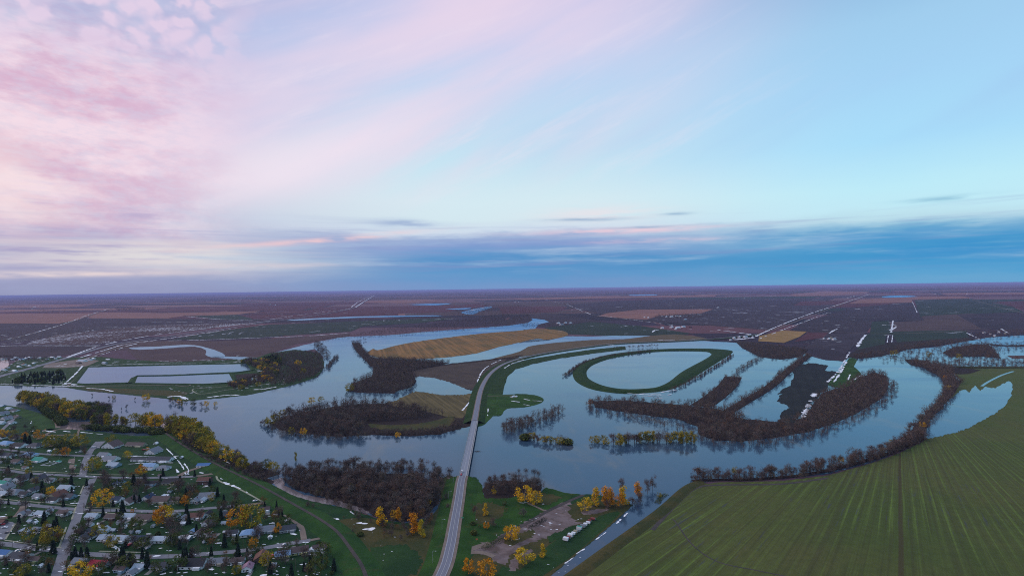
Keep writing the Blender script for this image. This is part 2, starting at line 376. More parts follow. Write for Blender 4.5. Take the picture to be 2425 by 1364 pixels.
fields([
 ('dark', '-400,770 0,768 60,769 150,768 218,757 300,756 440,756 600,756 610,764 500,768 330,772 130,782 0,808 -400,850'),
 ('dark', '-400,835 0,820 150,818 240,818 200,835 100,850 -400,865'),
 ('brown', '310,808 520,808 745,800 800,797 760,806 700,815 640,836 620,850 400,858 330,855 300,830 230,830'),
 ('specklite', '0,805 130,782 330,771 430,768 270,780 130,795 40,812'),
 ('speck', '60,816 130,795 260,781 350,772 500,767 600,765 480,780 400,790 330,798 240,815 150,818'),
 ('tan', '-400,748 0,746 120,745 222,744 185,760 140,768 0,768 -400,772'),
 ('tan', '226,743 300,742 400,743 438,749 396,755 320,756 210,756'),
 ('tan', '430,748 537,737 562,745 500,748 447,749'),
 ('tan', '0,727 150,724 230,726 140,732 0,733'),
 ('greenfield', '450,749 560,745 600,755 590,758 510,756'),
 ('greenfield', '400,806 480,790 560,778 640,768 760,764 900,758 1040,752 1078,753 1000,764 860,772 830,785 700,793 560,802'),
 ('brown', '430,812 620,803 800,792 830,788 826,797 745,806 600,815 420,822'),
 ('maroon', '740,748 845,728 960,726 1090,722 1150,715 1060,738 900,744 780,747'),
 ('maroon', '1180,724 1350,725 1320,738 1190,742'),
 ('tan', '870,712 1000,708 1060,711 960,717 860,716'),
 ('dark', '1330,722 1460,712 1600,708 1900,712 1850,740 1800,776 1500,760 1420,742 1330,724'),
 ('dark_rows', '1500,742 1700,728 1980,722 1900,752 1820,782 1700,772 1560,758'),
 ('dark', '1150,764 1290,740 1400,756 1500,775 1640,793 1480,795 1340,782 1280,775'),
 ('tan', '1415,748 1440,741 1510,733 1690,732 1660,742 1560,748 1530,757 1430,750'),
 ('greenfield', '1290,776 1400,762 1520,772 1640,790 1600,794 1440,795 1330,790'),
 ('taupe', '1240,780 1320,782 1345,794 1300,806 1230,812'),
 ('tan', '1210,706 1420,701 1700,699 1690,703 1400,706 1240,709'),
 ('tan', '1870,698 1950,690 2060,692 2050,696 1960,701 1880,702'),
 ('dark', '2010,730 2160,716 2190,760 2070,760 2050,790 1930,788 1870,782 1900,765'),
 ('tan', '2010,719 2040,710 2160,704 2280,704 2300,709 2160,711 2160,718'),
 ('greenfield', '2165,712 2300,710 2400,730 2430,745 2180,752'),
 ('taupe' if 0 else 'brown', '2190,760 2182,750 2300,744 2420,750 2425,776 2320,782 2200,785 2060,788 2065,765'),
 ('plough' if 0 else 'dark', '2265,746 2400,742 2600,752 2600,785 2325,780'),
 ('greenfield', '2065,762 2105,760 2110,786 2200,784 2290,784 2285,788 2110,792 2060,790'),
 ('maroon', '2360,718 2600,712 2600,742 2430,737'),
 ('dark_rows', '1930,790 2050,790 2022,820 1990,848 1950,852 1915,842 1895,830 1930,808'),
 ('gold', '1798,796 1852,783 1910,786 1893,798 1856,812 1796,808'),
 ('maroon', '1915,787 1962,788 1950,800 1880,810'),
 ('greenfield', '2110,792 2290,787 2296,803 2200,810 2125,812'),
 ('greenfield', '2040,800 2058,790 2100,790 2095,818 2030,828'),
])
# water
WATER = pts('-500,905 0,913 150,917 205,926 270,932 380,943 440,950 520,943 585,936 650,922 700,910 752,893 768,870 764,845 745,826 700,836 640,838 700,822 745,811 800,800 830,797 930,793 1000,786 1080,780 1200,771 1250,764 1262,757 1258,753 1290,757 1300,762 1275,768 1268,778 1300,795 1400,797 1450,795 1535,795 1640,806 1750,812 1760,820 1800,845 1850,850 1900,838 1915,833 1940,837 1965,850 1995,852 2010,845 2035,850 2085,842 2130,835 2150,828 2220,822 2270,812 2310,806 2340,800 2425,795 2900,795 2900,900 2420,905 2260,880 2285,905 2250,955 2198,1036 2130,1068 2060,1096 1960,1122 1850,1134 1700,1137 1645,1145 1560,1212 1440,1300 1345,1378 1200,1500 1100,1500 1000,1250 600,1150 400,1060 200,1030 90,1010 -500,960')
patch('river', WATER, M['water'], 2, amp=1.1, seed=2, step=7)
patch('pond', pts('-300,850 0,848 18,850 22,862 18,872 4,880 -300,890'), M['muddy'], 2.6, amp=.8, step=5)
for s in ['1093,738 1125,730 1160,724 1165,727 1135,737 1120,744 1100,743', '965,720 1070,717 1030,722', '1055,731 1115,728 1100,732',
          '305,824 330,829 400,825 460,821 488,830 486,840 500,846 530,846 526,836 480,821 440,817 380,821', '690,757 840,749 1020,746 1035,748 850,752 700,759',
          '620,848 560,845 500,844 530,849 600,853 640,856', '1490,698 1545,697 1555,699 1500,700', '2090,703 2130,701 2175,704 2100,706']:
    patch('pond', pts(s), M['water'], 2.5, smooth=2, amp=.8, seed=len(s), step=5)
# land beyond the river at the left
patch('grassland', pts('-500,862 0,880 40,855 100,848 240,846 300,852 400,858 600,850 640,836 700,828 755,836 768,858 765,876 748,894 700,910 650,922 585,936 520,943 440,950 380,943 270,932 205,926 150,917 0,913 -500,905'), M['grass'], 3, amp=.9, seed=5)
patch('river_bank', pts('190,918 300,921 420,926 450,930 430,940 350,936 270,930 210,926'), M['drygrass'], 3.5, amp=1, seed=6)
patch('field', pts('556,888 600,884 622,895 625,903 590,906 565,904'), M['bushfloor'], 3.5)
patch('yard', pts('110,862 200,850 235,855 205,868 150,872 100,872'), M['gravel'], 3.5, amp=.6)
for s in ['208,871 585,862 598,877 560,881 400,888 326,890 312,895 305,906 200,909 177,907', '326,892 545,886 558,905 480,909 320,908', '585,897 605,894 612,900 590,902', '676,858 695,852 698,862 680,868']:
    patch('pond', pts(s), M['water'], 4, amp=.5, seed=3)
for s in ['208,869 585,860 600,877 560,883 400,890 325,891 316,896 308,908', '320,909 480,911 560,907 548,885', '300,908 200,911 174,909 206,869']:
    sweep('bank', pts(s), [(-7,0),(-2,2),(2,2),(7,0)], M['grass'], 4.2, smooth=False)
# tan meadows and land around the highway
patch('meadow', pts('884,826 895,829 930,820 980,810 1060,799 1145,789 1225,783 1270,778 1330,783 1345,794 1300,804 1270,802 1225,812 1180,822 1130,836 1070,845 1000,850 950,850 900,848 870,838'), M['tanfield'], 3, smooth=3, amp=1.0, seed=8)
patch('meadow', pts('1232,832 1250,821 1300,813 1400,805 1480,803 1535,796 1600,792 1662,799 1668,806 1560,811 1450,816 1360,825 1260,840 1200,851 1170,856 1150,854'), M['taupe'], 3, smooth=2, amp=.8, seed=9)
patch('river_island', pts('975,878 1010,871 1065,861 1180,849 1240,840 1200,862 1172,882 1152,908 1143,935 1135,975 1132,1004 1100,1013 1040,1030 960,1033 880,1030 800,1034 720,1028 660,1016 636,1000 680,986 750,970 800,962 850,957 915,955 930,945 960,920 985,893'), M['bushfloor'], 3, amp=1.3, seed=10)
patch('river_bank', pts('838,812 850,812 866,846 940,851 1065,859 1010,874 975,882 985,900 975,925 930,932 850,930 822,926 835,908 880,892 886,872 868,852 846,832'), M['bushfloor'], 3, amp=1.2, seed=11)
patch('field', pts('975,880 1010,872 1066,864 1130,858 1200,850 1172,876 1150,902 1130,918 1112,922 1060,906 1000,894 985,892'), M['plough'], 3.4, smooth=2)
patch('field', pts('920,950 935,938 985,925 1110,925 1128,935 1112,965 1095,990 1050,985 980,967 930,962'), M['olive'], 3.4, smooth=2, amp=.8)
patch('flooded_field', pts('985,893 1010,893 1060,904 1105,922 1125,930 1100,934 1050,936 1000,928 975,930 950,942 928,952 916,944 935,930 975,915 984,905'), M['water'], 4, smooth=2, amp=2.2, seed=12, step=3)
patch('clearing', pts('872,1003 930,1007 1010,1001 1066,986 1080,992 1062,1010 1000,1018 920,1019 880,1012'), M['drygrass'], 3.6, smooth=2, amp=1)
patch('river_bank', pts('1150,905 1172,884 1200,866 1250,851 1330,838 1400,828 1480,820 1482,828 1400,838 1320,850 1262,862 1222,875 1202,892 1193,918 1190,938 1146,940'), M['dike'], 3, amp=1, seed=13)
patch('green_spit', pts('1138,938 1190,935 1240,933 1275,938 1288,947 1275,957 1240,965 1200,968 1186,985 1168,986 1150,1003 1135,1010 1124,1006'), M['verge'], 3.2, smooth=3, amp=.7)
patch('wood_floor', pts('1400,950 1480,948 1600,958 1700,968 1750,990 1850,1000 1900,990 1922,962 1945,932 2000,912 2040,893 2070,882 2098,890 2104,915 2090,940 2055,965 2000,992 1920,1022 1840,1036 1760,1045 1690,1042 1655,1030 1652,1010 1600,992 1540,985 1480,976 1410,965'), M['bushfloor'], 3, amp=1.5, seed=14)
patch('bog_field', pts('1875,873 1886,864 1920,860 1962,866 1952,878 1985,880 1962,912 1936,942 1905,972 1880,1000 1842,1003 1852,976 1872,966 1842,950 1850,932 1838,936 1870,912 1880,890'), M['bog'], 3.1, amp=2.5, seed=15, step=4)
patch('field', pts('1895,832 1930,815 1990,835 2015,845 1998,856 1955,853 1925,838'), M['dark'], 3, amp=1.5)
patch('green_spit', pts('1960,912 1988,880 2003,860 2012,848 2030,852 2022,868 2040,885 2025,905 2000,918'), M['verge'], 3.2, smooth=2, amp=.7)
patch('river_bank', pts('1740,808 1800,812 1915,828 1900,845 1850,852 1800,846 1760,826'), M['bushfloor'], 3, amp=1)
patch('river_bank', pts('2030,828 2110,812 2200,806 2300,800 2310,806 2220,818 2150,828 2085,845 2030,850 2005,845'), M['bushfloor'], 3, amp=1)
patch('river_bank', pts('2232,836 2256,824 2300,817 2340,815 2362,838 2370,850 2340,846 2290,845 2250,846'), M['bushfloor'], 3, amp=2.5)
patch('river_bank', pts('2340,815 2380,818 2600,816 2600,820 2400,822 2350,820'), M['bushfloor'], 3, amp=1.5)
patch('river_bank', pts('2385,843 2600,840 2600,850 2400,850'), M['brown'], 3, amp=1.5)
patch('river_bank', pts('2160,866 2250,868 2600,868 2600,874 2250,874'), M['drygrass'], 3, amp=1.5)
# south shore: town, park, road corridor
patch('grassland', pts('-700,955 0,958 40,968 80,980 112,990 122,1005 140,1014 200,1019 330,1033 400,1035 430,1048 480,1078 560,1108 620,1130 660,1158 740,1187 830,1205 900,1230 980,1240 1030,1215 1052,1170 1056,1132 1085,1128 1128,1130 1142,1150 1146,1176 1240,1176 1282,1166 1292,1154 1308,1158 1338,1167 1370,1170 1420,1171 1450,1182 1500,1195 1460,1232 1410,1275 1360,1318 1310,1358 1250,1400 1200,1480 -700,1480'), M['lawn'], 3, amp=1.0, seed=20)
patch('verge', pts('1040,1135 1082,1130 1064,1200 1046,1270 1020,1400 860,1400 870,1330 830,1275 780,1240 860,1225 960,1245 1020,1225 1045,1180'), M['drygrass'], 3.5, smooth=2, amp=1.5)
patch('verge', pts('1104,1132 1128,1132 1142,1150 1146,1176 1240,1176 1282,1166 1292,1154 1308,1158 1338,1167 1368,1170 1330,1190 1240,1236 1170,1280 1110,1302 1080,1300 1092,1220'), M['verge'], 3.5, amp=1.2)
patch('meadow', pts('1240,1250 1385,1180 1450,1186 1496,1197 1460,1232 1410,1275 1360,1318 1310,1358 1250,1400 1150,1400 1100,1330 1140,1300'), M['drygrass'], 3.55, amp=1.2)
patch('meadow', pts('1300,1290 1380,1240 1440,1215 1470,1215 1410,1270 1350,1320 1290,1360 1240,1390 1160,1400 1190,1340 1230,1350'), M['grass'], 3.6, smooth=2)
patch('bush_floor', pts('400,1036 450,1050 500,1082 560,1108 620,1126 650,1140 640,1152 600,1138 540,1118 470,1082 420,1052'), M['bushfloor'], 3.6, amp=1.5)
patch('mud_lot', pts('1090,1302 1150,1288 1200,1262 1240,1240 1290,1212 1330,1192 1350,1186 1345,1204 1352,1218 1376,1228 1352,1252 1312,1268 1270,1280 1225,1300 1195,1335 1170,1322 1130,1308'), M['mud'], 3.8, smooth=2, amp=5, step=5)
patch('striped_field', pts('1355,1370 1440,1302 1560,1216 1640,1152 1700,1142 1850,1139 1960,1126 2060,1098 2130,1073 2188,1044 2200,1008 2225,975 2255,940 2276,905 2262,888 2252,868 2400,872 2900,880 2900,1500 1200,1500'), M['striped'], 3, amp=.6, seed=21)
sweep('river_bank', pts('1250,1440 1345,1372 1440,1302 1560,1215 1625,1158 1660,1141'), [(-7,0),(-3,1.2),(3,1.2),(9,0)], M['drygrass'], 3.1)
patch('flooded_field', pts('2187,1030 2200,1000 2235,962 2262,935 2285,922 2296,930 2308,912 2322,926 2335,916 2355,920 2390,903 2398,925 2380,962 2332,993 2290,1015 2250,1028 2198,1038'), M['water'], 4, smooth=2, amp=2.0, seed=22, step=3)
for s, w_ in [('1590,1230 1600,1236 1640,1290 1700,1330 1790,1350 1860,1364 1950,1380', 1.6), ('2400,880 2370,890 2340,905 2325,915', 6)]:
    sweep('furrow', pts(s), [(-w_/2, 0), (w_/2, 0)], M['track'] if w_ < 5 else M['water'], 4)
sweep('dirt_track', pts('1545,1255 1600,1195 1650,1155 1720,1148 1850,1146 1960,1132'), [(-2.5, 0), (2.5, 0)], M['track'], 4)
# ring dike round the lagoon
def ring(name, loops, mt, L):
    n = 90; Ls = []
    for s, z in loops:
        p = crom(pts(s), 8, True); q = np.array([P(*a, 0) for a in p]); d = np.r_[0, np.cumsum(np.linalg.norm(np.diff(np.vstack([q, q[:1]]), axis=0), axis=1))]
        t = np.linspace(0, d[-1], n, endpoint=False); qq = np.vstack([q, q[:1]])
        Ls.append([(np.interp(a, d, qq[:, 0]), np.interp(a, d, qq[:, 1]), z) for a in t])
    V = [lay(p, L, p[2]*0) for l in Ls for p in l]
    Fq = [(k*n+i, (k+1)*n+i, (k+1)*n+(i+1) % n, k*n+(i+1) % n) for k in range(len(Ls)-1) for i in range(n)]
    o = link(name, mesh_np(name, V, Fq, [mt])); return tag(o, kind='structure')
ring('ring_dike', [('1356,884 1364,868 1390,855 1440,840 1520,830 1600,826 1680,826 1730,830 1732,838 1705,855 1665,880 1625,906 1590,922 1540,930 1470,932 1405,923 1366,905', 0),
 ('1368,884 1374,870 1398,857 1444,844 1522,832 1600,828 1678,828 1712,832 1714,838 1695,853 1650,880 1608,905 1575,920 1535,926 1470,929 1410,918 1376,902', 4),
 ('1380,884 1388,870 1404,861 1448,846 1524,834 1600,830 1674,831 1694,836 1694,841 1678,853 1630,880 1596,905 1562,919 1530,924 1470,925 1418,914 1386,900', 4),
 ('1389,884 1394,873 1410,862 1452,848 1526,836 1602,831 1668,833 1683,837 1683,842 1664,854 1616,880 1583,905 1552,918 1520,921 1472,921 1428,913 1396,898', 0)], M['dike'], 3)
# ------------------------------------------------------------------ roads, levee
hw = pts('980,1480 1046,1364 1066,1300 1077,1240 1086,1190 1092,1150 1096,1136')
hw2 = pts('1123.5,1003 1126,990 1131,960 1138,928 1148,905 1162,886 1182,870 1205,859 1245,847 1300,836 1380,824 1440,816.5 1500,812.5 1580,809.5 1660,805.5 1720,801 1792,793')
Z = lambda a: (lambda t: a(t))
sweep('highway_embankment', hw, [(-22,0),(-7.2,2),(7.2,2),(22,0)], M['verge'], 4, zfun=lambda t: 6*max(0, t-.35)**1.3)
sweep('highway_shoulder', hw, [(-7.6,2.1),(7.8,2.1)], M['gravel'], 4, zfun=lambda t: 6*max(0, t-.35)**1.3)
sweep('highway', hw, [(-4.7,2.25),(4.7,2.25)], M['road'], 4, zfun=lambda t: 6*max(0, t-.35)**1.3)
sweep('highway_embankment', hw2, [(-22,0),(-7,2),(7,2),(20,0)], M['dike'], 4, zfun=lambda t: 6*max(0, .12-t)/.12*.6)
sweep('highway_shoulder', hw2, [(-6.5,2.15),(6.5,2.15)], M['gravel'], 4, zfun=lambda t: 6*max(0, .12-t)/.12*.6)
sweep('highway', hw2, [(-4.4,2.35),(4.4,2.35)], M['road'], 4.2, zfun=lambda t: 6*max(0, .12-t)/.12*.6)
M['mark'] = paint('road_paint', (.42,.43,.42), .7, .4, 4)
for o_ in (-4.0, -.12, 4.0):
    sweep('road_marking', hw, [(o_-.16, 2.3), (o_+.16, 2.3)], M['mark'], 4.3, zfun=lambda t: 6*max(0, t-.35)**1.3)
for mt, w_, L, s in [
 ('street', 9, 4, '126,1390 150,1310 166,1268 186,1215 193,1195 205,1162 221,1133'), ('street', 9, 4, '196,1126 202,1095 208,1080 216,1066 231,1048'),
 ('street', 7, 4.1, '-100,1060 0,1064 44,1069 93,1075 207,1080 215,1078'), ('street', 7.5, 4.1, '-100,1106 0,1112 60,1120 120,1124 200,1128 270,1131 330,1132 420,1130 465,1128'),
 ('gravel', 7.5, 4.2, '465,1128 497,1123 510,1120 518,1113 515,1104 500,1102 470,1108 440,1118 425,1127'),
 ('street', 7.5, 4.1, '-100,1178 0,1188 50,1193 100,1199 180,1206 230,1208 300,1209 370,1211 435,1209 500,1203 560,1198'), ('gravel', 7, 4.1, '560,1198 600,1194 635,1189'),
 ('street', 8.5, 4.1, '-100,1276 0,1287 30,1290 75,1297 130,1303 165,1310 230,1313 300,1317 360,1318 430,1316 480,1312 530,1308 590,1302 640,1295 690,1286 735,1279'),
 ('gravel', 5, 4, '735,1279 760,1274 775,1272'), ('gravel', 6, 4.2, '720,1278 714,1250 700,1235 676,1218'), ('street', 6, 4, '5,1018 15,1009 45,980'),
 ('gravel', 7, 4, '57,1197 48,1212 28,1224 -60,1228'), ('gravel', 6.5, 3.9, '90,1040 130,1019 170,1017'), ('gravel', 5, 3.9, '75,1033 105,1031 185,1030'), ('gravel', 3.5, 3.9, '187,1018 183,1032'),
 ('walk', 2.5, 4, '513,1123 515,1135 530,1144 556,1153 595,1173 626,1190'), ('track', 3.6, 5, '392,1030 420,1050 450,1069 500,1098 560,1128 620,1158 700,1203 760,1238 800,1268 832,1310 858,1350 875,1400'),
 ('gravel', 14, 3.9, '117,975 128,990 133,1003 132,1014'), ('gravel', 8, 4.3, '1077,1303 1100,1305 1130,1295 1160,1286'), ('gravel', 6, 4.3, '1070,1322 1090,1312 1140,1308 1170,1318'),
 ('track', 5, 4.3, '1150,1296 1200,1264 1250,1238 1290,1214 1340,1190 1382,1172'), ('gravel', 3, 4.3, '1250,1192 1270,1200 1290,1210'),
 ('gravel', 3, 4, '1060,1130 1066,1145 1055,1200'), ('gravel', 4, 4, '1148,938 1180,937.5 1215,937'),
 ('gravel', 5, 4.2, '207,868 190,885 172,905 155,917'), ('gravel', 4.5, 4.2, '150,915 300,914 400,912 425,909 446,909 450,913 435,915 415,913'), ('walk', 3, 4, '455,925 470,933 500,931 530,925 580,918 640,908 690,899'), ('walk', 2.5, 4, '455,925 465,920 520,917 600,906'),
 ('street', 22, 4, '-60,912 0,892 60,876 100,865 150,851 200,836 250,822 300,812 400,798 500,784 620,765 740,748 830,731 852,719 888,700'), ('gravel', 9, 4.3, '150,868 220,845 270,828 330,814'),
 ('gravel', 9, 3, '0,808 60,796 150,771 220,748 300,722'), ('gravel', 7, 3, '0,815 100,803 200,790'), ('gravel', 9, 3, '1790,793 1835,780 1900,756 1960,734 2030,708 2080,691'),
 ('gravel', 8, 3, '1318,718 1400,745 1480,755 1560,765 1700,773 1835,781 1930,786 2100,791 2300,785 2600,778'), ('gravel', 7, 3, '2290,709 2350,726 2425,745 2500,765'), ('gravel', 7, 3, '1240,752 1400,746'), ('gravel', 6, 3, '1415,744 1560,728 1700,714'),
]:
    sweep('levee_track' if w_ == 3.6 else {'street': 'street', 'gravel': 'gravel_road', 'walk': 'footpath', 'track': 'dirt_track'}[mt], pts(s), [(-w_/2, 0), (w_/2, 0)], M[mt], L+.7, z0=3.3 if w_ == 3.6 else 0)
lev = pts('250,1036 330,1036 392,1032 420,1051 450,1070 500,1099 560,1129 620,1159 700,1204 760,1239 800,1269 832,1311 858,1351 875,1400')
sweep('levee', lev[2:], [(-17,0),(-4,3.2),(4,3.2),(17,0)], M['levee'], 4)
sweep('levee', pts('-100,958 0,962 50,972 90,985 112,1000 116,1018'), [(-10,0),(-2,2),(2,2),(22,0)], M['levee'], 4)
sweep('levee', lev[:3], [(-9,0),(-2,2),(2,2),(9,0)], M['levee'], 4)
for s in ['-100,1098 0,1106 60,1114 130,1119 190,1121', '205,1122 250,1124 330,1125', '-100,1171 0,1181 60,1187 110,1191 180,1197', '205,1201 260,1203 300,1203', '12,1279 60,1286 100,1292 145,1297', '200,1212 240,1214 275,1216', '198,1150 190,1170', '36,1240 13,1276', '157,1248 140,1296', '180,1200 170,1230', '235,1305 300,1307 345,1308']:
    sweep('pavement', pts(s), [(-.9, .12), (.9, .12)], M['walk'], 4)
for s in ['-40,1230 30,1236 36,1240 12,1278 -40,1275', '118,1052 140,1050 137,1056 116,1058', '165,1100 182,1100 178,1112 163,1110', '163,1088 178,1085 176,1098 160,1096', '225,1046 250,1045 235,1060 220,1066']:
    patch('yard', pts(s), M['street' if s[0] in '-2' else 'gravel'], 4)

for s_, w_ in [('1640,1139 1700,1136 1800,1134 1900,1125 2000,1105 2080,1082 2130,1064 2186,1038', 9), ('1716,980 1760,954 1820,918 1870,876 1915,842', 24), ('1660,962 1690,942 1722,915 1736,893', 46), ('842,812 850,826 862,840 880,856 890,868', 36), ('512,1082 550,1096 590,1108 645,1128', 24)]:
    sweep('river_bank', pts(s_), [(-w_/2, .1), (w_/2, .1)], M['bushfloor'], 3.05)
sweep('river_bank', pts('2162,852 2180,866 2215,872 2262,884 2300,874'), [(-40, .1), (24, .1)], M['bushfloor'], 3.04)

patch('muddy_inlet', pts('133,1014 129,998 142,1006 165,1000 210,998 226,1010 200,1019'), M['muddy'], 2.6, amp=.6, step=4)
patch('muddy_inlet', pts('380,1000 396,998 392,1012 396,1024 402,1032 392,1031 384,1018'), M['muddy'], 3.3, amp=.6, step=4)
patch('muddy_inlet', pts('640,1138 668,1130 675,1150 720,1172 790,1182 850,1196 900,1220 860,1214 800,1198 740,1187 690,1172 655,1152'), M['muddy'], 3.3, amp=1.2, step=4)
patch('wood_floor', pts('690,1128 760,1120 830,1116 900,1121 1000,1122 1012,1150 1046,1140 1052,1150 1040,1190 1008,1224 960,1236 900,1228 850,1200 800,1186 745,1172 700,1158'), M['bushfloor'], 3.4, amp=2.5, step=4)
patch('wood_floor', pts('1142,1160 1150,1145 1200,1138 1258,1142 1284,1152 1280,1164 1240,1172 1200,1180 1148,1180'), M['bushfloor'], 3.7, amp=1.5, step=4)
patch('river_bank', pts('2150,858 2200,864 2255,872 2262,895 2276,905 2252,945 2215,985 2196,1030 2186,1040 2150,1062 2134,1056 2164,1012 2192,980 2222,950 2238,915 2227,893 2190,874'), M['bushfloor'], 3.06, amp=1.3)

for i, (mt, s_) in enumerate([('drygrass', '1195,1278 1230,1262 1262,1254 1268,1264 1232,1284 1205,1296'), ('grass', '1300,1270 1330,1256 1352,1244 1362,1250 1330,1276 1296,1284'), ('drygrass', '1352,1214 1390,1212 1420,1220 1392,1232 1362,1228'), ('mud', '1375,1212 1410,1206 1450,1206 1420,1214 1390,1220'), ('mud', '1200,1340 1230,1310 1262,1300 1240,1322 1215,1352'), ('mud', '1385,1200 1405,1196 1402,1203 1388,1206'), ('drygrass', '1110,1200 1150,1190 1190,1200 1180,1230 1130,1240'), ('grass', '880,1300 960,1290 1000,1330 960,1370 880,1360'), ('drygrass', '1230,1176 1262,1170 1300,1168 1330,1180 1290,1196 1250,1192')]):
    patch('rough_ground', pts(s_), M[mt], 3.9+i*.01, smooth=2, amp=4, seed=40+i, step=4)
# ------------------------------------------------------------------ trees
def foliage(name, cols, sc=9, rough=.85, rnd=.5):
    m, b = mat(name, rough, .15); x, y, z = gpos()
    oi = X.nt.nodes.new('ShaderNodeObjectInfo'); r = X(oi.outputs['Random'])
    n = noise(vec(x/sc, y/sc, z/sc), 1, 2, .5).ss(.3, .7)*(1-rnd)+r*rnd if not isinstance(rnd, int) else noise(vec(x/sc, y/sc, z/sc), 1, 2, .5).ss(.32, .68)
    c = ramp(n, [(i/(len(cols)-1), k) for i, k in enumerate(cols)], 'LINEAR')
    f_ = noise(vec(x*1.1, y*1.1, z*1.1), 1, 2, .6).ss(.35, .65); c = mix(f_*.35, c, tuple(v*.5 for v in cols[0]))
    out(b, c); M[name] = m
X.__rmul__ = lambda s, o: X.m('MULTIPLY', s, o)
BR = [(.062,.052,.050), (.125,.094,.080), (.150,.090,.062), (.125,.114,.104), (.150,.112,.062)]
foliage('twigs', BR, 14); foliage('wood_mass', BR, 10, rnd=0)
foliage('leaf_yellow', [(.58,.26,.008), (.74,.40,.010), (.56,.40,.016), (.24,.23,.02)], 7)
foliage('leaf_orange', [(.50,.17,.006), (.62,.27,.008), (.50,.24,.01)], 5)
foliage('leaf_olive', [(.11,.12,.018), (.24,.20,.016), (.38,.27,.014), (.11,.13,.025)], 8)
foliage('leaf_green', [(.045,.065,.018), (.075,.095,.02), (.10,.11,.02)], 8)
foliage('needles', [(.014,.030,.022), (.026,.048,.030)], 6)
foliage('leaf_rust', [(.16,.075,.022), (.22,.10,.025), (.12,.08,.03)], 7)
paint('bark', (.115,.095,.085), .9, .6, 1); paint('pale_bark', (.26,.24,.22), .9, .4, 1)
def tube(p0, p1, r0, r1, k=4):
    p0, p1 = np.array(p0, float), np.array(p1, float); d = p1-p0; d /= np.linalg.norm(d)
    a = np.cross(d, [0, 0, 1] if abs(d[2]) < .9 else [1, 0, 0]); a /= np.linalg.norm(a); b_ = np.cross(d, a)
    V = [p+r*(math.cos(t)*a+math.sin(t)*b_) for p, r in ((p0, r0), (p1, r1)) for t in [6.2832*i/k for i in range(k)]]
    T = [];
    for i in range(k): j = (i+1) % k; T += [(i, j, k+j), (i, k+j, k+i)]
    return np.array(V), np.array(T)
def merge(L):
    V = []; T = []; n = 0
    for v_, t_ in L: V.append(v_); T.append(np.asarray(t_)+n); n += len(v_)
    return np.vstack(V), np.vstack(T)
def limbs(r, k, hub=.25, top=.62, R=.36, th=.012):
    L = [tube((0,0,-.03), (0,0,hub), .022, .017, 5), tube((0,0,hub), (r.normal(0,.02), r.normal(0,.02), top+.15), .017, .006)]
    for i in range(k):
        a = i*2.4+r.random(); z0 = hub+(top-hub)*r.random()*.7; q = R*r.uniform(.5, 1)
        L.append(tube((0,0,z0), (math.cos(a)*q, math.sin(a)*q, z0+r.uniform(.2, .42)), th, .003, 3))
    return merge(L)
def tris(r, C, size, asp, out_=None):
    n = len(C); d = r.normal(0, 1, (n, 3))
    if out_ is not None: d = d*.55+out_
    d /= np.linalg.norm(d, axis=1)[:, None]; s = np.cross(d, r.normal(0, 1, (n, 3))); s /= np.linalg.norm(s, axis=1)[:, None]
    l = size*r.uniform(.6, 1.4, (n, 1))
    V = np.stack([C-s*l*asp, C+s*l*asp, C+d*l], 1).reshape(-1, 3)
    return V, np.arange(3*n).reshape(-1, 3)
def quads(r, C, size):
    n = len(C); d = r.normal(0, 1, (n, 3)); d /= np.linalg.norm(d, axis=1)[:, None]
    s = np.cross(d, r.normal(0, 1, (n, 3))); s /= np.linalg.norm(s, axis=1)[:, None]; t_ = np.cross(d, s); l = size*r.uniform(.6, 1.4, (n, 1))
    V = np.stack([C-s*l, C+t_*l*.7, C+s*l, C-t_*l*.7], 1).reshape(-1, 3); q = np.arange(4*n).reshape(-1, 4)
    return V, np.vstack([q[:, [0, 1, 2]], q[:, [0, 2, 3]]])
def shell(r, n, cx, rx, rz, p=.5):
    d = r.normal(0, 1, (n, 3)); d /= np.linalg.norm(d, axis=1)[:, None]; k = r.random((n, 1))**p
    return d*k*np.array([rx, rx, rz])+np.array([0, 0, cx]), d
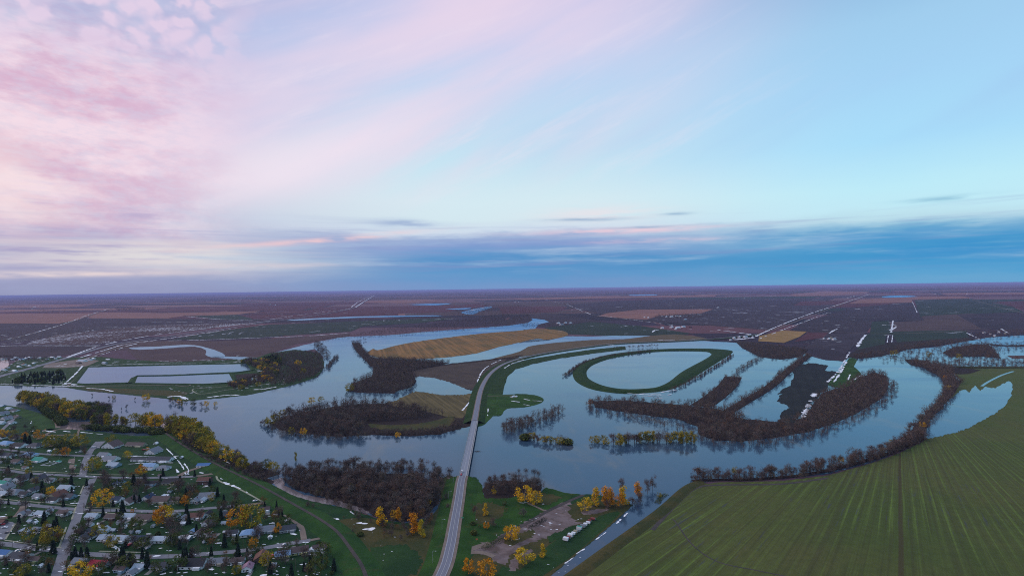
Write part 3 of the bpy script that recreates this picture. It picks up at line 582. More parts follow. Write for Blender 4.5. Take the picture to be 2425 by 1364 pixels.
def crown(kind, seed, n):
    r = np.random.default_rng(seed)
    if kind == 'bare':
        parts = []; m_ = 9
        for i in range(m_):                              # sprays of twigs at the ends of the limbs
            a = i*2.4+r.random(); q = r.uniform(.04, .30); cz = r.uniform(.20, .80)
            C, d = shell(r, n//m_, 0, r.uniform(.14, .21), r.uniform(.13, .21), .6); C = C+np.array([math.cos(a)*q, math.sin(a)*q, cz])
            parts.append(tris(r, C, .066, .16, d*.5+np.array([0, 0, .7])))
        return merge(parts)
    if kind == 'brushy':
        C, d = shell(r, n, .5, .36, .46, .6); return tris(r, C, .12, .13, d*.5+np.array([0, 0, .7]))
    if kind == 'leafy':
        parts = []; m_ = 20
        for i in range(m_):
            a = r.random()*6.28; zz = r.uniform(.16, .86); R = .36*math.sin(min(1, (zz-.10)/.8)*2.5+.35)
            C, d = shell(r, n//m_, 0, .14, .14, .35); C += np.array([math.cos(a)*R, math.sin(a)*R, zz]); parts.append(quads(r, C, .036))
        return merge(parts)
    if kind == 'tall':
        parts = []; m_ = 13
        for i in range(m_):
            a = r.random()*6.28; zz = .12+.80*i/m_; R = r.uniform(.02, .19)*(1.15-zz*.6)
            C, d = shell(r, n//m_, 0, .13, .14, .4); C += np.array([math.cos(a)*R, math.sin(a)*R, zz]); parts.append(quads(r, C, .032))
        return merge(parts)
    if kind == 'conifer':
        zz = r.random(n)**1.35; a = r.random(n)*6.28; R = .20*(1-zz)*r.uniform(.55, 1, n)+.006
        C = np.stack([np.cos(a)*R*.75, np.sin(a)*R*.75, .08+zz*.88], 1); d = np.stack([np.cos(a), np.sin(a), -.35*np.ones(n)], 1)
        return tris(r, C, .085, .42, d*1.6)
    if kind == 'bush':
        C, d = shell(r, n, .42, .62, .5, .4); return quads(r, C, .11)
TREES = {}
def tree_mesh(kind, mt, seed, n=300):
    k = (kind, mt, seed)
    if k not in TREES:
        r = np.random.default_rng(seed+50)
        t_ = limbs(r, 9) if kind in ('bare', 'brushy') else limbs(r, 5, .22, .6, .16, .010)
        if kind == 'conifer': t_ = tube((0,0,-.03), (0,0,.9), .018, .004, 5)
        TREES[k] = (mesh_np('trunk', *t_, [M['bark' if kind in ('bare', 'conifer') else 'pale_bark']]), mesh_np('crown', *crown(kind, seed, n), [M[mt]]))
    return TREES[k]
def add_tree(name, kind, mt, p, h, w=1.0, label=None, cat='tree', group=None, n=300, nv=5):
    tm, cm = tree_mesh(kind, mt, random.randrange(nv), n)
    o = empty(name, p, random.random()*6.28, label=label, cat=cat, group=group); o.scale = (h*w, h*w, h)
    if kind != 'bush': link('trunk', tm, o)
    link('crown', cm, o); return o
ONES = 'first second third fourth fifth sixth seventh eighth ninth tenth eleventh twelfth thirteenth fourteenth fifteenth sixteenth seventeenth eighteenth nineteenth'.split()
def ordn(i):
    if i < 19: return ONES[i]
    if i >= 99: return 'hundredth' if i == 99 else 'hundred-and-'+ordn(i-100)
    i += 1; t_ = 'twenty thirty forty fifty sixty seventy eighty ninety'.split()[i//10-2]
    return (t_[:-1]+'ieth') if i % 10 == 0 else t_+'-'+ONES[i % 10-1]
def inside(px, py, poly):
    px = np.asarray(px); py = np.asarray(py); c_ = np.zeros(px.shape, bool); j = len(poly)-1
    for i in range(len(poly)):
        (xi, yi), (xj, yj) = poly[i], poly[j]
        if yi != yj: c_ ^= ((yi > py) != (yj > py)) & (px < (xj-xi)*(py-yi)/(yj-yi)+xi)
        j = i
    return c_
def scatter(poly, sp, jit=.8, seed=0):
    r = np.random.default_rng(seed); W = [P(*q)[:2] for q in poly]; a = np.array(W); lo, hi = a.min(0), a.max(0)
    gx_, gy_ = np.meshgrid(np.arange(lo[0], hi[0], sp), np.arange(lo[1], hi[1], sp)); gx_ = gx_.ravel(); gy_ = gy_.ravel()
    gx_ = gx_+r.uniform(-.5, .5, gx_.shape)*sp*jit*1.2; gy_ = gy_+r.uniform(-.5, .5, gy_.shape)*sp*jit*1.2
    k = inside(gx_, gy_, W); return np.stack([gx_[k], gy_[k]], 1)
def along(path, sp, wid, seed=0):
    r = np.random.default_rng(seed); fr = frames(path, 8); L = fr[-1][2]; out_ = []
    ls = np.array([f[2] for f in fr]); W = np.array([f[0] for f in fr]); S = np.array([f[1] for f in fr])
    for l in np.arange(0, L, sp):
        l_ = l+r.uniform(-.4, .4)*sp; q = [np.interp(l_, ls, W[:, i])+np.interp(l_, ls, S[:, i])*0 for i in (0, 1)]
        s = np.array([np.interp(l_, ls, S[:, i]) for i in (0, 1)]); out_.append(np.array(q)+s*r.uniform(-.5, .5)*wid)
    return np.array(out_)
# woods of bare brown trees: (where it is, points, spacing m, height m)
BARE = []
def wood(where, s, sp, h, kind='bare', seed=0, line=None):
    q = along(pts(s), sp, line, seed) if line is not None else scatter(pts(s), sp, .9, seed)
    r = np.random.default_rng(seed+1)
    for a in q: BARE.append((a[0], a[1], h*r.uniform(.58, 1.3), r.uniform(.85, 1.35), where, kind))
wood('in the flooded wood left of the bridge', '684,1122 760,1119 830,1113 900,1118 1003,1120 1016,1150 1046,1130 1054,1135 1048,1180 1012,1216 980,1232 920,1226 880,1212 850,1196 810,1188 790,1172 745,1160 700,1150 672,1140', 9.5, 17, seed=1)
wood('in the brown brush at the flooded levee foot', '668,1140 745,1150 790,1165 800,1180 760,1180 700,1160', 4.5, 8, 'brushy', 2)
wood('on the wooded river island left of the highway', '638,1000 680,984 750,968 800,960 850,957 905,958 960,966 1050,984 1075,988 1050,986 930,996 868,998 862,1016 880,1029 800,1033 720,1027 660,1015', 12.5, 20, seed=3)
wood('in the low brush along the river island shore', '880,1020 920,1022 1000,1022 1062,1012 1078,996 1098,1000 1092,1014 1040,1029 960,1032 890,1030', 8, 9, 'brushy', 43)
wood('on the wooded point north of the river island', '872,857 940,853 1060,862 1010,872 975,882 985,900 975,924 930,931 850,929 824,925 838,908 880,893 886,872', 13, 20, seed=4)
wood('along the narrow bank west of the tan meadow', '842,812 850,826 862,840 880,856 890,868', 4.5, 16, seed=5, line=36)
wood('along the narrow bank west of the tan meadow', '850,810 868,806', 9, 13, seed=6, line=20)
wood('in the row below the tan meadow', '905,851 960,856 1010,858 1064,861', 6, 16, seed=7, line=30)
wood('along the river behind the park point', '745,812 760,825 768,842 772,850', 5, 14, seed=8, line=45)
wood('along the far river bank', '760,806 800,799 850,796 930,794 1000,787', 9, 11, seed=9, line=30)
wood('in the flooded islet beside the park point', '772,875 783,862 795,850 798,845', 4, 12, seed=10, line=18)
wood('in the park on the left river bank', '640,842 700,834 755,838 766,858 764,876 745,893 700,908 660,915 700,890 690,870 640,868', 10.5, 14, seed=11)
wood('in the park on the left river bank', '622,878 700,868 762,878 740,894 690,905 640,915', 12, 15, seed=12)
wood('in the wood left of the green spit', '1185,1018 1202,1004 1260,990 1325,972 1336,978 1330,986 1270,1012 1232,1026 1198,1032', 10.5, 17, seed=13)
wood('in the flooded thicket below that wood', '1242,1040 1290,1046 1354,1048', 12, 13, seed=14, line=14)
wood('in the dark wood south of the ring dike', '1386,962 1400,950 1480,950 1580,960 1690,970 1745,988 1800,1002 1850,1008 1840,1040 1770,1050 1690,1048 1652,1034 1650,1012 1600,996 1540,990 1480,980 1416,970', 12.5, 18, seed=15)
wood('on the dark wooded peninsula', '1850,1004 1898,992 1922,962 1945,932 2000,912 2040,893 2070,882 2098,890 2108,912 2095,938 2058,966 2000,994 1925,1024 1845,1040', 13, 18, seed=16)
wood('in the diagonal tree row between flooded fields', '1716,980 1760,954 1820,918 1870,876 1915,842', 5, 15, seed=17, line=24)
wood('in the shorter diagonal tree row', '1640,968 1690,942 1722,915 1736,893', 3.2, 14, seed=18, line=46)
wood('in the shorter diagonal tree row', '1740,884 1770,866 1802,849', 6, 12, seed=19, line=20)
wood('in the wood where the highway meets the fields', '1745,810 1800,815 1915,828 1900,845 1850,850 1800,846 1760,826', 15, 13, seed=20)
wood('in the clump beside the curved highway', '1454,826 1500,825 1556,821', 5, 13, seed=21, line=28)
wood('in the shrub row outside the ring dike', '1336,892 1348,884 1380,862 1440,846 1540,833', 5, 9, 'brushy', 22, line=12)
wood('in the shrub row outside the ring dike', '1590,926 1640,902 1700,866 1734,842', 6, 8, 'brushy', 23, line=12)
wood('in the tree row at the striped field', '1642,1136 1700,1132 1800,1131 1900,1122 2000,1102 2080,1078 2130,1060 2182,1036', 3.0, 15, seed=24, line=15)
wood('in the tree row at the striped field', '2080,1082 2130,1058 2165,1032 2190,1030 2186,1042 2130,1068 2090,1088', 8, 16, seed=25)
wood('in the wood between river bend and flooded field', '2150,858 2200,862 2255,870 2262,895 2278,905 2255,945 2215,985 2195,1030 2186,1040 2150,1062 2132,1055 2162,1012 2190,980 2222,948 2236,915 2225,893 2190,872', 10.5, 17, seed=26)
wood('in the flooded wood at the right edge', '2150,862 2210,868 2260,872 2420,868 2500,862 2500,850 2250,858 2160,852', 20, 14, seed=27)
wood('in the flooded wood at the right edge', '2232,838 2256,826 2300,818 2340,816 2362,838 2370,850 2340,846 2290,846 2250,847', 14, 14, seed=28)
wood('in the flooded wood at the right edge', '2340,817 2400,819 2600,817', 9, 12, seed=44, line=30)
wood('in the flooded wood at the right edge', '2170,866 2250,869 2600,871', 7, 13, seed=45, line=30)
wood('in the flooded wood at the right edge', '2110,858 2160,852 2240,852 2300,858 2600,858', 12, 12, seed=46, line=60)
wood('in the flooded wood at the right edge', '2080,842 2250,818 2500,812 2500,830 2380,835 2200,850 2120,856', 30, 13, seed=29)
wood('on the bank behind the river bend', '2010,846 2085,832 2200,810 2290,808 2300,814 2200,822 2110,838 2040,852', 17, 13, seed=30)
wood('on the bank behind the river bend', '2290,800 2340,786 2420,784 2600,782 2600,792 2420,796 2330,806', 24, 13, seed=31)
wood('beside the bridge on the near bank', '1142,1160 1146,1142 1200,1134 1258,1140 1284,1152 1280,1164 1240,1168 1200,1176 1148,1176', 9, 15, seed=32)
wood('beside the bridge on the near bank', '1205,1126 1240,1122 1285,1130', 12, 9, 'brushy', 33, line=14)
wood('in the brush on the levee bank', '402,1038 450,1052 500,1084 560,1108 620,1128 648,1142 600,1138 540,1118 470,1083 425,1054', 7, 8, 'brushy', 34)
wood('in the flooded thicket at the end of the levee bank', '560,1104 600,1108 640,1122 660,1128 640,1134 600,1126', 9, 12, seed=35)
wood('in the far river wood', '828,796 900,781 1000,771 1100,757 1180,744 1250,744 1262,752 1255,759 1200,769 1100,779 1000,785 900,793', 26, 13, seed=36)
wood('in the far river wood', '1050,744 1100,735 1160,722 1240,722 1290,738 1260,744 1170,742 1100,752', 36, 13, seed=37)
wood('around the far left settlement', '-40,852 0,846 60,846 140,852 100,858 0,856', 16, 11, seed=38)
wood('in a far shelter belt', '270,734 300,731 345,733 340,738 280,739', 30, 13, seed=39)
wood('in a far shelter belt', '1560,746 1620,744 1690,746 1640,756 1540,756', 26, 12, seed=40)
wood('in a far shelter belt', '1225,765 1290,768 1380,766 1330,774 1240,772', 24, 11, seed=41)
for i, s in enumerate(['905,722 980,721', '950,700 1010,699', '350,741 400,742', '1810,718 1900,719', '1815,750 1880,752', '1690,728 1750,729', '2040,707 2080,708', '1620,690 1700,689', '2200,695 2330,692', '300,715 420,712', '1000,694 1120,692', '1350,688 1500,687', '700,708 770,706', '60,735 150,742', '2300,790 2425,788']):
    wood('in a far shelter belt', s, 22, 12, seed=60+i, line=60)
wood('in the undergrowth below the striped-field trees', '1642,1139 1700,1136 1800,1134 1900,1126 2000,1106 2080,1083 2130,1066 2182,1042', 2.6, 7, 'brushy', 80, line=14)
wood('in the thin flooded edge of the left wood', '672,1128 700,1112 760,1108 830,1104 900,1108 960,1106 1010,1112 1026,1140 1050,1122 1060,1134', 6, 10, 'brushy', 81, line=26)
wood('in the thin outer edge of the left wood', '740,1190 800,1200 860,1222 920,1238 980,1246 1020,1226 1052,1180', 6, 8, 'brushy', 82, line=30)
wood('in the flooded edge of the dark wood', '1386,970 1420,980 1480,988 1540,1000 1600,1012 1650,1040 1700,1054 1780,1056 1850,1048 1930,1032 2000,1004 2060,974 2104,936 2114,905', 6, 11, seed=83, line=28)
wood('in the flooded edge of the river island', '628,1002 660,1024 720,1034 800,1040 880,1036', 8, 10, 'brushy', 84, line=22)
VIS = []
for t_ in BARE:
    px, py = to_px((t_[0], t_[1], 0)); VIS.append((-20 < px < 2445 and py-t_[2]/(t_[1]/F) < 1370, t_[2]/t_[1]))
order = sorted(range(len(BARE)), key=lambda i: (not VIS[i][0], -VIS[i][1]))
near, rest = order[:300], order[300:]
RG = {}
for i in near: RG.setdefault(BARE[i][4], []).append(to_px((BARE[i][0], BARE[i][1], 0)))
def third(v_, L, names): a, b_ = np.percentile(L, (33, 67)); return names[0 if v_ < a else 1 if v_ < b_ else 2]
for i in near:
    x_, y_, h, w_, where, kind = BARE[i]; px, py = to_px((x_, y_, 0))
    spot = third(py, [q[1] for q in RG[where]], ('rear', 'inner', 'front'))+'-'+third(px, [q[0] for q in RG[where]], ('left', 'centre', 'right'))
    adj = ('tall' if h > 17.5 else 'short' if h < 10 else 'middling')+(' broad' if w_ > 1.08 else ' slim' if w_ < .93 else '')
    nm = 'bare shrub' if kind == 'brushy' else 'leafless tree'
    add_tree('shrub' if kind == 'brushy' else 'bare_tree', kind, 'twigs', (x_, y_, 0), h, w_, f'{spot} {adj} {nm} {where}', 'shrub' if kind == 'brushy' else 'tree', 'leafless brown trees and shrubs '+where, 800 if kind == 'bare' else 300)
# the rest of the leafless wood: one mass
Vs = []; Ts = []; n0 = 0; lib = {}
for k_ in ('bare', 'brushy'):
    for n_ in (260, 130, 70):
        for sd in range(6):
            tv, tt = limbs(np.random.default_rng(sd), 4 if n_ > 70 else 2); cv, ct = crown(k_, sd+9, n_)
            s_ = {260: 1.1, 130: 1.45, 70: 2.0}[n_]; c3 = cv.reshape(-1, 3, 3); mid_ = c3.mean(1, keepdims=True); cv = ((c3-mid_)*s_+mid_).reshape(-1, 3)
            lib[k_, n_, sd] = merge([(cv, ct), (tv, tt)]) if n_ > 70 else (cv, ct)
for i in rest:
    if not VIS[i][0]: continue
    x_, y_, h, w_, where, kind = BARE[i]; n_ = 260 if y_ < 1000 else 130 if y_ < 2200 else 70
    v0, t0 = lib[kind, n_, random.randrange(6)]; a = random.random()*6.28; c_, s_ = math.cos(a)*h*w_, math.sin(a)*h*w_
    V = np.stack([v0[:, 0]*c_-v0[:, 1]*s_+x_, v0[:, 0]*s_+v0[:, 1]*c_+y_, v0[:, 2]*h+(0 if y_ < 2500 else y_*4e-4)], 1)
    Vs.append(V); Ts.append(t0+n0); n0 += len(V)
tag(link('woodland', mesh_np('woodland', np.vstack(Vs), np.vstack(Ts), [M['wood_mass']])), 'far leafless brown woods standing along the flooded river', 'woodland', kind='stuff')
print('bare', len(BARE), 'faces', sum(map(len, Ts)))
# coloured trees: (name, tint words, crown kind, material)
KIND = {'y': ('yellow_tree', 'yellow autumn tree', 'leafy', 'leaf_yellow'), 'o': ('orange_tree', 'orange autumn tree', 'leafy', 'leaf_orange'), 'Y': ('yellow_tree', 'tall yellow autumn tree', 'tall', 'leaf_yellow'),
        'O': ('orange_tree', 'tall orange autumn tree', 'tall', 'leaf_orange'), 'g': ('green_tree', 'dull green tree', 'leafy', 'leaf_green'), 'l': ('olive_tree', 'yellow-green tree', 'leafy', 'leaf_olive'), 'L': ('olive_tree', 'tall yellow-green tree', 'tall', 'leaf_olive'),
        'r': ('rust_tree', 'thin rust-brown tree', 'bare', 'leaf_rust'), 'c': ('spruce_tree', 'dark spruce', 'conifer', 'needles'), 'b': ('bare_yard_tree', 'grey leafless tree', 'bare', 'twigs'), 's': ('bush', 'green bush', 'bush', 'leaf_green')}
def grove(where, group, L, n=700):
    """L: list of (code, px, py, height px, width factor)"""
    L = sorted(L, key=lambda t_: t_[1]); tot = {}
    for t_ in L: tot[t_[0]] = tot.get(t_[0], 0)+1
    c_ = {}
    for k, x_, y_, hp, w_ in L:
        nm, words, kd, mt = KIND[k]; i = c_.get(k, 0); c_[k] = i+1
        lb = f'{words} {where}' if tot[k] == 1 else f'{words}, {ordn(i)} from left {where}'
        p = P(x_, y_); add_tree(nm, kd, mt, p, hp*mpp(x_, y_), w_, lb, 'bush' if k == 's' else 'tree', group, n if kd != 'bare' else 480)
def T(s): return [(t_[0], *[float(a) for a in t_[1:].split(',')]) for t_ in s.split()]
grove('at the wood edge left of the bridge', 'yellow trees at the wood edge', T('Y902,1243,44,1.3 O945,1234,34,1.0 O978,1262,50,1.3 Y999,1270,44,.9 y1010,1196,24,1.1 y932,1230,26,.7 l818,1168,20,1.2 l832,1160,18,1 o848,1160,16,1 r1000,1232,34,1 r970,1222,32,1 r1020,1240,22,1.1'))
grove('on the grass right of the highway', 'park trees right of the highway', T('y1243,1190,42,1.25 y1270,1194,34,1.15 Y1149,1220,30,1 y1212,1280,42,1.1 Y1286,1320,36,1 y1243,1334,40,1.4 o1111,1357,38,1 o1152,1368,46,1.2 b1122,1218,26,1 b1168,1246,22,1.3 o1152,1252,18,1 b1240,1222,22,1.4 y1226,1168,16,1 y1170,1170,20,.8'))
grove('in the row along the flooded canal mouth', 'orange trees at the canal mouth', T('y1384,1209,34,1.3 Y1409,1197,46,1.1 O1436,1199,50,1.2 O1448,1196,44,1 Y1476,1195,48,1.1 o1468,1200,36,.8 O1512,1175,36,1.3 b1474,1160,34,.8 b1534,1168,36,.8 b1545,1160,38,.7 b1498,1196,24,1.3 b1516,1194,30,1 b1440,1204,26,1'))
rr = random.Random(5)
def fill(where, group, s, codes, sp, h, w=(.9, 1.2), seed=0, n=650, line=None):
    q = along(pts(s), sp, line, seed) if line is not None else scatter(pts(s), sp, .8, seed)
    L = []
    for a in q:
        px, py = to_px((a[0], a[1], 0)); L.append((rr.choice(codes), px, py, h*rr.uniform(.75, 1.15), rr.uniform(*w)))
    grove(where, group, L, n)
G1 = 'yellow cottonwoods on the near river bank'
fill('behind the green slope at the left', G1, '48,950 82,946 130,957 165,972 150,980 112,970 70,964', 'llbgybl', 12, 24, seed=1)
fill('on the bend of the inlet', G1, '132,968 205,974 212,990 190,1000 158,988', 'LllybLg', 11, 27, seed=2)
fill('standing in water beyond the inlet', G1, '196,972 258,978 256,992 215,994', 'Lggbb', 10, 26, seed=3)
fill('in the bushes beside the inlet', G1, '92,968 140,984 158,1006 142,1010 126,994 104,980', 'sgs', 6, 11, (1, 1.4), 4)
fill('in the flooded row before the inlet', G1, '225,1004 315,1007', 'LlbgL', 6, 26, (1.1, 1.5), seed=5, line=16)
fill('in the clump right of the flooded row', G1, '334,1006 380,1007 382,1015 336,1015', 'Lyl', 9, 30, (1, 1.3), 6)
fill('in the hedge below the flooded row', G1, '203,1014 260,1019 330,1023 388,1028', 'sgs', 4.5, 12, (1.2, 1.6), 7, line=14)
fill('in the tall stand above the levee', G1, '396,1012 430,1016 480,1034 502,1058 508,1078 478,1068 430,1040 398,1026', 'LLlbylLlg', 10, 36, (1, 1.25), 8)
fill('on the wooded bank beside the levee', G1, '512,1078 550,1090 590,1104 640,1124', 'lLygb', 9, 30, (1.1, 1.4), 9, line=24)
fill('along the flooded far shore', 'trees along the flooded far shore', '395,955 430,958 480,962 520,958', 'yLbgb', 16, 14, seed=10, line=20)
grove('standing alone in the left flood', 'lone flooded trees', T('y346,949,18,1.1 b218,938,8,.8 b258,945,9,.8 b320,948,9,.6 b288,972,9,.5 b300,968,12,.7 l270,945,10,1 b247,1000,12,.6 l410,950,9,1 l440,952,9,1 L700,1092,24,.7 l636,1110,18,1 b838,1108,36,1.4 b820,1112,30,1.3'))
fill('in the riverside park', 'park trees by the left river', '570,858 600,856 640,862 660,880 650,905 600,915 560,925 540,912 600,896 625,880', 'gbybbblbb', 15, 13, (1, 1.4), 11)
fill('in the dark park grove', 'park trees by the left river', '625,852 660,850 665,866 630,868', 'ccg', 11, 13, seed=12)
grove('in the wooded park point', 'park trees by the left river', T('y706,868,16,1.2 l718,886,15,1.2 y652,870,14,1.1 l662,860,15,1 y635,898,12,1.2 l612,915,12,1.4 y480,948,0.1,1')[:-1])
fill('in the flooded row right of the bridge', 'yellow-green trees in the main channel', '1402,1046 1440,1050', 'llg', 6, 16, (1.2, 1.5), 13, line=14)
fill('in the tall flooded row mid-river', 'yellow-green trees in the main channel', '1452,1052 1500,1048 1560,1046 1645,1048', 'LlLLgbb', 6, 28, (1.1, 1.5), 14, line=18)
fill('in the flooded thicket near the bridge', 'yellow-green trees in the main channel', '1245,1040 1290,1047 1352,1050', 'llsLb', 7, 17, (1.2, 1.6), 15, line=12)
fill('among the flooded trees at the right', 'autumn trees in the right flood', '2030,846 2110,840 2200,845 2300,850 2420,856', 'lrlrb', 50, 13, seed=16, line=40)
fill('among the dark trees of the right woods', 'autumn trees in the right flood', '1500,965 1700,990 1800,1030 2000,980', 'rrbr', 46, 18, (1, 1.3), 17, line=50)
grove('among dark bank trees', 'autumn trees along the banks', T('y2245,925,14,1.2 o1398,958,14,1.1 l2110,1052,12,1.2 y2185,1012,14,1.3 l640,1006,22,1.3 l655,998,20,1.2 l670,986,18,1.2 y738,955,16,1.4 l760,952,14,1.3 y718,1030,18,1.1 l690,1028,18,1.1 y942,1036,14,1.2 l828,926,20,1.3 y900,868,10,1.4 l1742,1122,18,1.1 y1992,1096,16,1 l1560,1178,14,1.2 o2236,900,12,1.2'))
# hedges of the park
def hedge(name, s, h, w_, mt, label, n=14):
    fr = frames(pts(s), 4); Cs = []
    r = np.random.default_rng(len(s))
    for (a, sa, la), (b_, sb_, lb) in zip(fr, fr[1:]):
        m_ = int(max(2, (lb-la)*n)); t_ = r.random(m_)[:, None]; C = np.array(a)*(1-t_)+np.array(b_)*t_
        th = r.random(m_)*math.pi; q = np.sqrt(r.random(m_)); C = C+np.outer(np.cos(th)*q*w_/2, sa); C[:, 2] = np.sin(th)*q*h+.2; Cs.append(C)
    return tag(link(name, mesh_np(name, *quads(r, np.vstack(Cs), .45), [M[mt]])), label, 'hedge')
hedge('hedge', '1142,1302 1165,1290 1208,1272', 4.5, 9, 'leaf_green', 'long green hedge beside the gravel track, nearest the highway')
hedge('hedge', '1252,1252 1275,1240 1292,1230', 3.5, 7, 'needles', 'short dark green hedge beside the muddy lot')
hedge('hedge', '98,1290 104,1265 110,1240', 5, 7, 'leaf_olive', 'tall yellow-green hedge between yards at lower left', 20)
hedge('thicket', '1556,1192 1566,1178 1578,1170', 1.5, 8, 'leaf_green', 'low green thicket standing in the canal mouth')

fill('on the rough ground left of the highway', 'scrub left of the highway', '900,1235 960,1246 1010,1240 1045,1195 1052,1150 1040,1215 1020,1250 950,1290 900,1270', 'rbrb', 11, 17, (1, 1.4), 51)
fill('on the rough meadow below the wood', 'scrub left of the highway', '790,1220 880,1240 900,1290 850,1280', 'rsb', 24, 9, (1, 1.5), 52)
fill('on the lawn right of the highway', 'scrub right of the highway', '1115,1190 1200,1185 1230,1220 1160,1270 1115,1280', 'rbsg', 24, 11, (1, 1.4), 53)

fill('inside the wood left of the bridge', 'autumn trees inside the flooded wood', '690,1125 760,1125 900,1130 1000,1140 1040,1160 1000,1210 950,1220 880,1205 800,1180 720,1160', 'rlrb', 38, 15, (1, 1.4), 54)
# ------------------------------------------------------------------ buildings
ROOF = {'grey': (.13,.15,.18), 'pale': (.26,.32,.38), 'blue': (.035,.11,.26), 'skyblue': (.16,.27,.42), 'dark': (.035,.042,.055), 'black': (.012,.015,.022), 'brown': (.070,.052,.052), 'redbrown': (.10,.045,.035), 'red': (.24,.015,.03), 'teal': (.02,.20,.15), 'pink': (.22,.13,.18), 'navy': (.012,.03,.065), 'white': (.55,.58,.62)}
WALL = {'white': (.78,.80,.82), 'cream': (.42,.40,.28), 'beige': (.30,.27,.21), 'blue': (.28,.38,.46), 'grey': (.26,.28,.30), 'yellow': (.45,.44,.20), 'green': (.20,.24,.10), 'brown': (.12,.08,.07), 'red': (.20,.05,.045)}
for k, v_ in ROOF.items():
    m, b = mat(k+'_shingles', .8, .3); x, y, z = gpos(); w1 = noise(vec(x/1.6, y/1.6, z/1.6), 1, 4, .7)
    v_ = tuple(min(.8, a*1.3) for a in v_); out(b, mix(w1.ss(.3, .7)*.4, v_, tuple(a*.5 for a in v_))); M['r_'+k] = m
for k, v_ in WALL.items(): paint('w_'+k, v_, .8, .3, 2)
paint('glass', (.02,.03,.05), .1, .2, 1, .8); paint('trim', (.60,.64,.68), .6, .15, 1); paint('brick', (.16,.07,.06), .9, .3, 1); paint('concrete', (.32,.32,.31), .9, .4, 3); paint('steel', (.35,.37,.40), .5, .2, 1); paint('wood', (.16,.12,.09), .9, .4, 1)
paint('tyre', (.02,.02,.022), .9); paint('girder', (.03,.034,.04), .8); paint('lamp', (.7,.72,.75), .4)
class MB:
    def __init__(s): s.V = []; s.F = []
    def poly(s, P_): n = len(s.V); s.V += P_; s.F.append(tuple(range(n, n+len(P_))))
    def box(s, c, d, rz=0):
        n = len(s.V); ca, sa = math.cos(rz), math.sin(rz)
        for i in (-1, 1):
            for j in (-1, 1):
                for k in (-1, 1):
                    x_, y_ = i*d[0]/2, j*d[1]/2; s.V.append((c[0]+x_*ca-y_*sa, c[1]+x_*sa+y_*ca, c[2]+k*d[2]/2))
        s.F += [tuple(n+a for a in f_) for f_ in ((0,1,3,2), (4,6,7,5), (0,4,5,1), (2,3,7,6), (0,2,6,4), (1,5,7,3))]; return s
    def prism(s, prof, y0, y1, ax='y'):
        n = len(s.V); m_ = len(prof)
        for y_ in (y0, y1): s.V += [((a, y_, b_) if ax == 'y' else (y_, a, b_)) for a, b_ in prof]
        s.F += [(n+i, n+(i+1) % m_, n+m_+(i+1) % m_, n+m_+i) for i in range(m_)]; s.F += [tuple(n+i for i in range(m_))[::-1], tuple(n+m_+i for i in range(m_))]; return s
    def cyl(s, c, r, h, k=8, r2=None):
        n = len(s.V); r2 = r if r2 is None else r2
        for q, z_ in ((r, 0), (r2, h)): s.V += [(c[0]+q*math.cos(6.2832*i/k), c[1]+q*math.sin(6.2832*i/k), c[2]+z_) for i in range(k)]
        s.F += [(n+i, n+(i+1) % k, n+k+(i+1) % k, n+k+i) for i in range(k)]; s.F += [tuple(n+i for i in range(k))[::-1], tuple(n+k+i for i in range(k))]; return s
    def wheel(s, c, r, w_):
        n = len(s.V); k = 10
        for q in (-w_/2, w_/2): s.V += [(c[0]+r*math.cos(6.2832*i/k), c[1]+q, c[2]+r*math.sin(6.2832*i/k)) for i in range(k)]
        s.F += [(n+i, n+(i+1) % k, n+k+(i+1) % k, n+k+i) for i in range(k)]; s.F += [tuple(n+i for i in range(k))[::-1], tuple(n+k+i for i in range(k))]; return s
    def build(s, name, m_, par=None, **k):
        me = bpy.data.meshes.new(name); me.from_pydata(s.V, [], s.F); me.materials.append(m_)
        b_ = bmesh.new(); b_.from_mesh(me); bmesh.ops.recalc_face_normals(b_, faces=b_.faces); b_.to_mesh(me); b_.free()
        return tag(link(name, me, par), **k)
def street_yaw(x_, y_):
    s = np.interp(x_, [0, 300, 430, 600, 760], [.07, .03, .0, -.12, -.17]); a, b_ = P(x_-15, y_-15*s), P(x_+15, y_+15*s)
    return math.atan2(b_[1]-a[1], b_[0]-a[0])
HOUSES = []
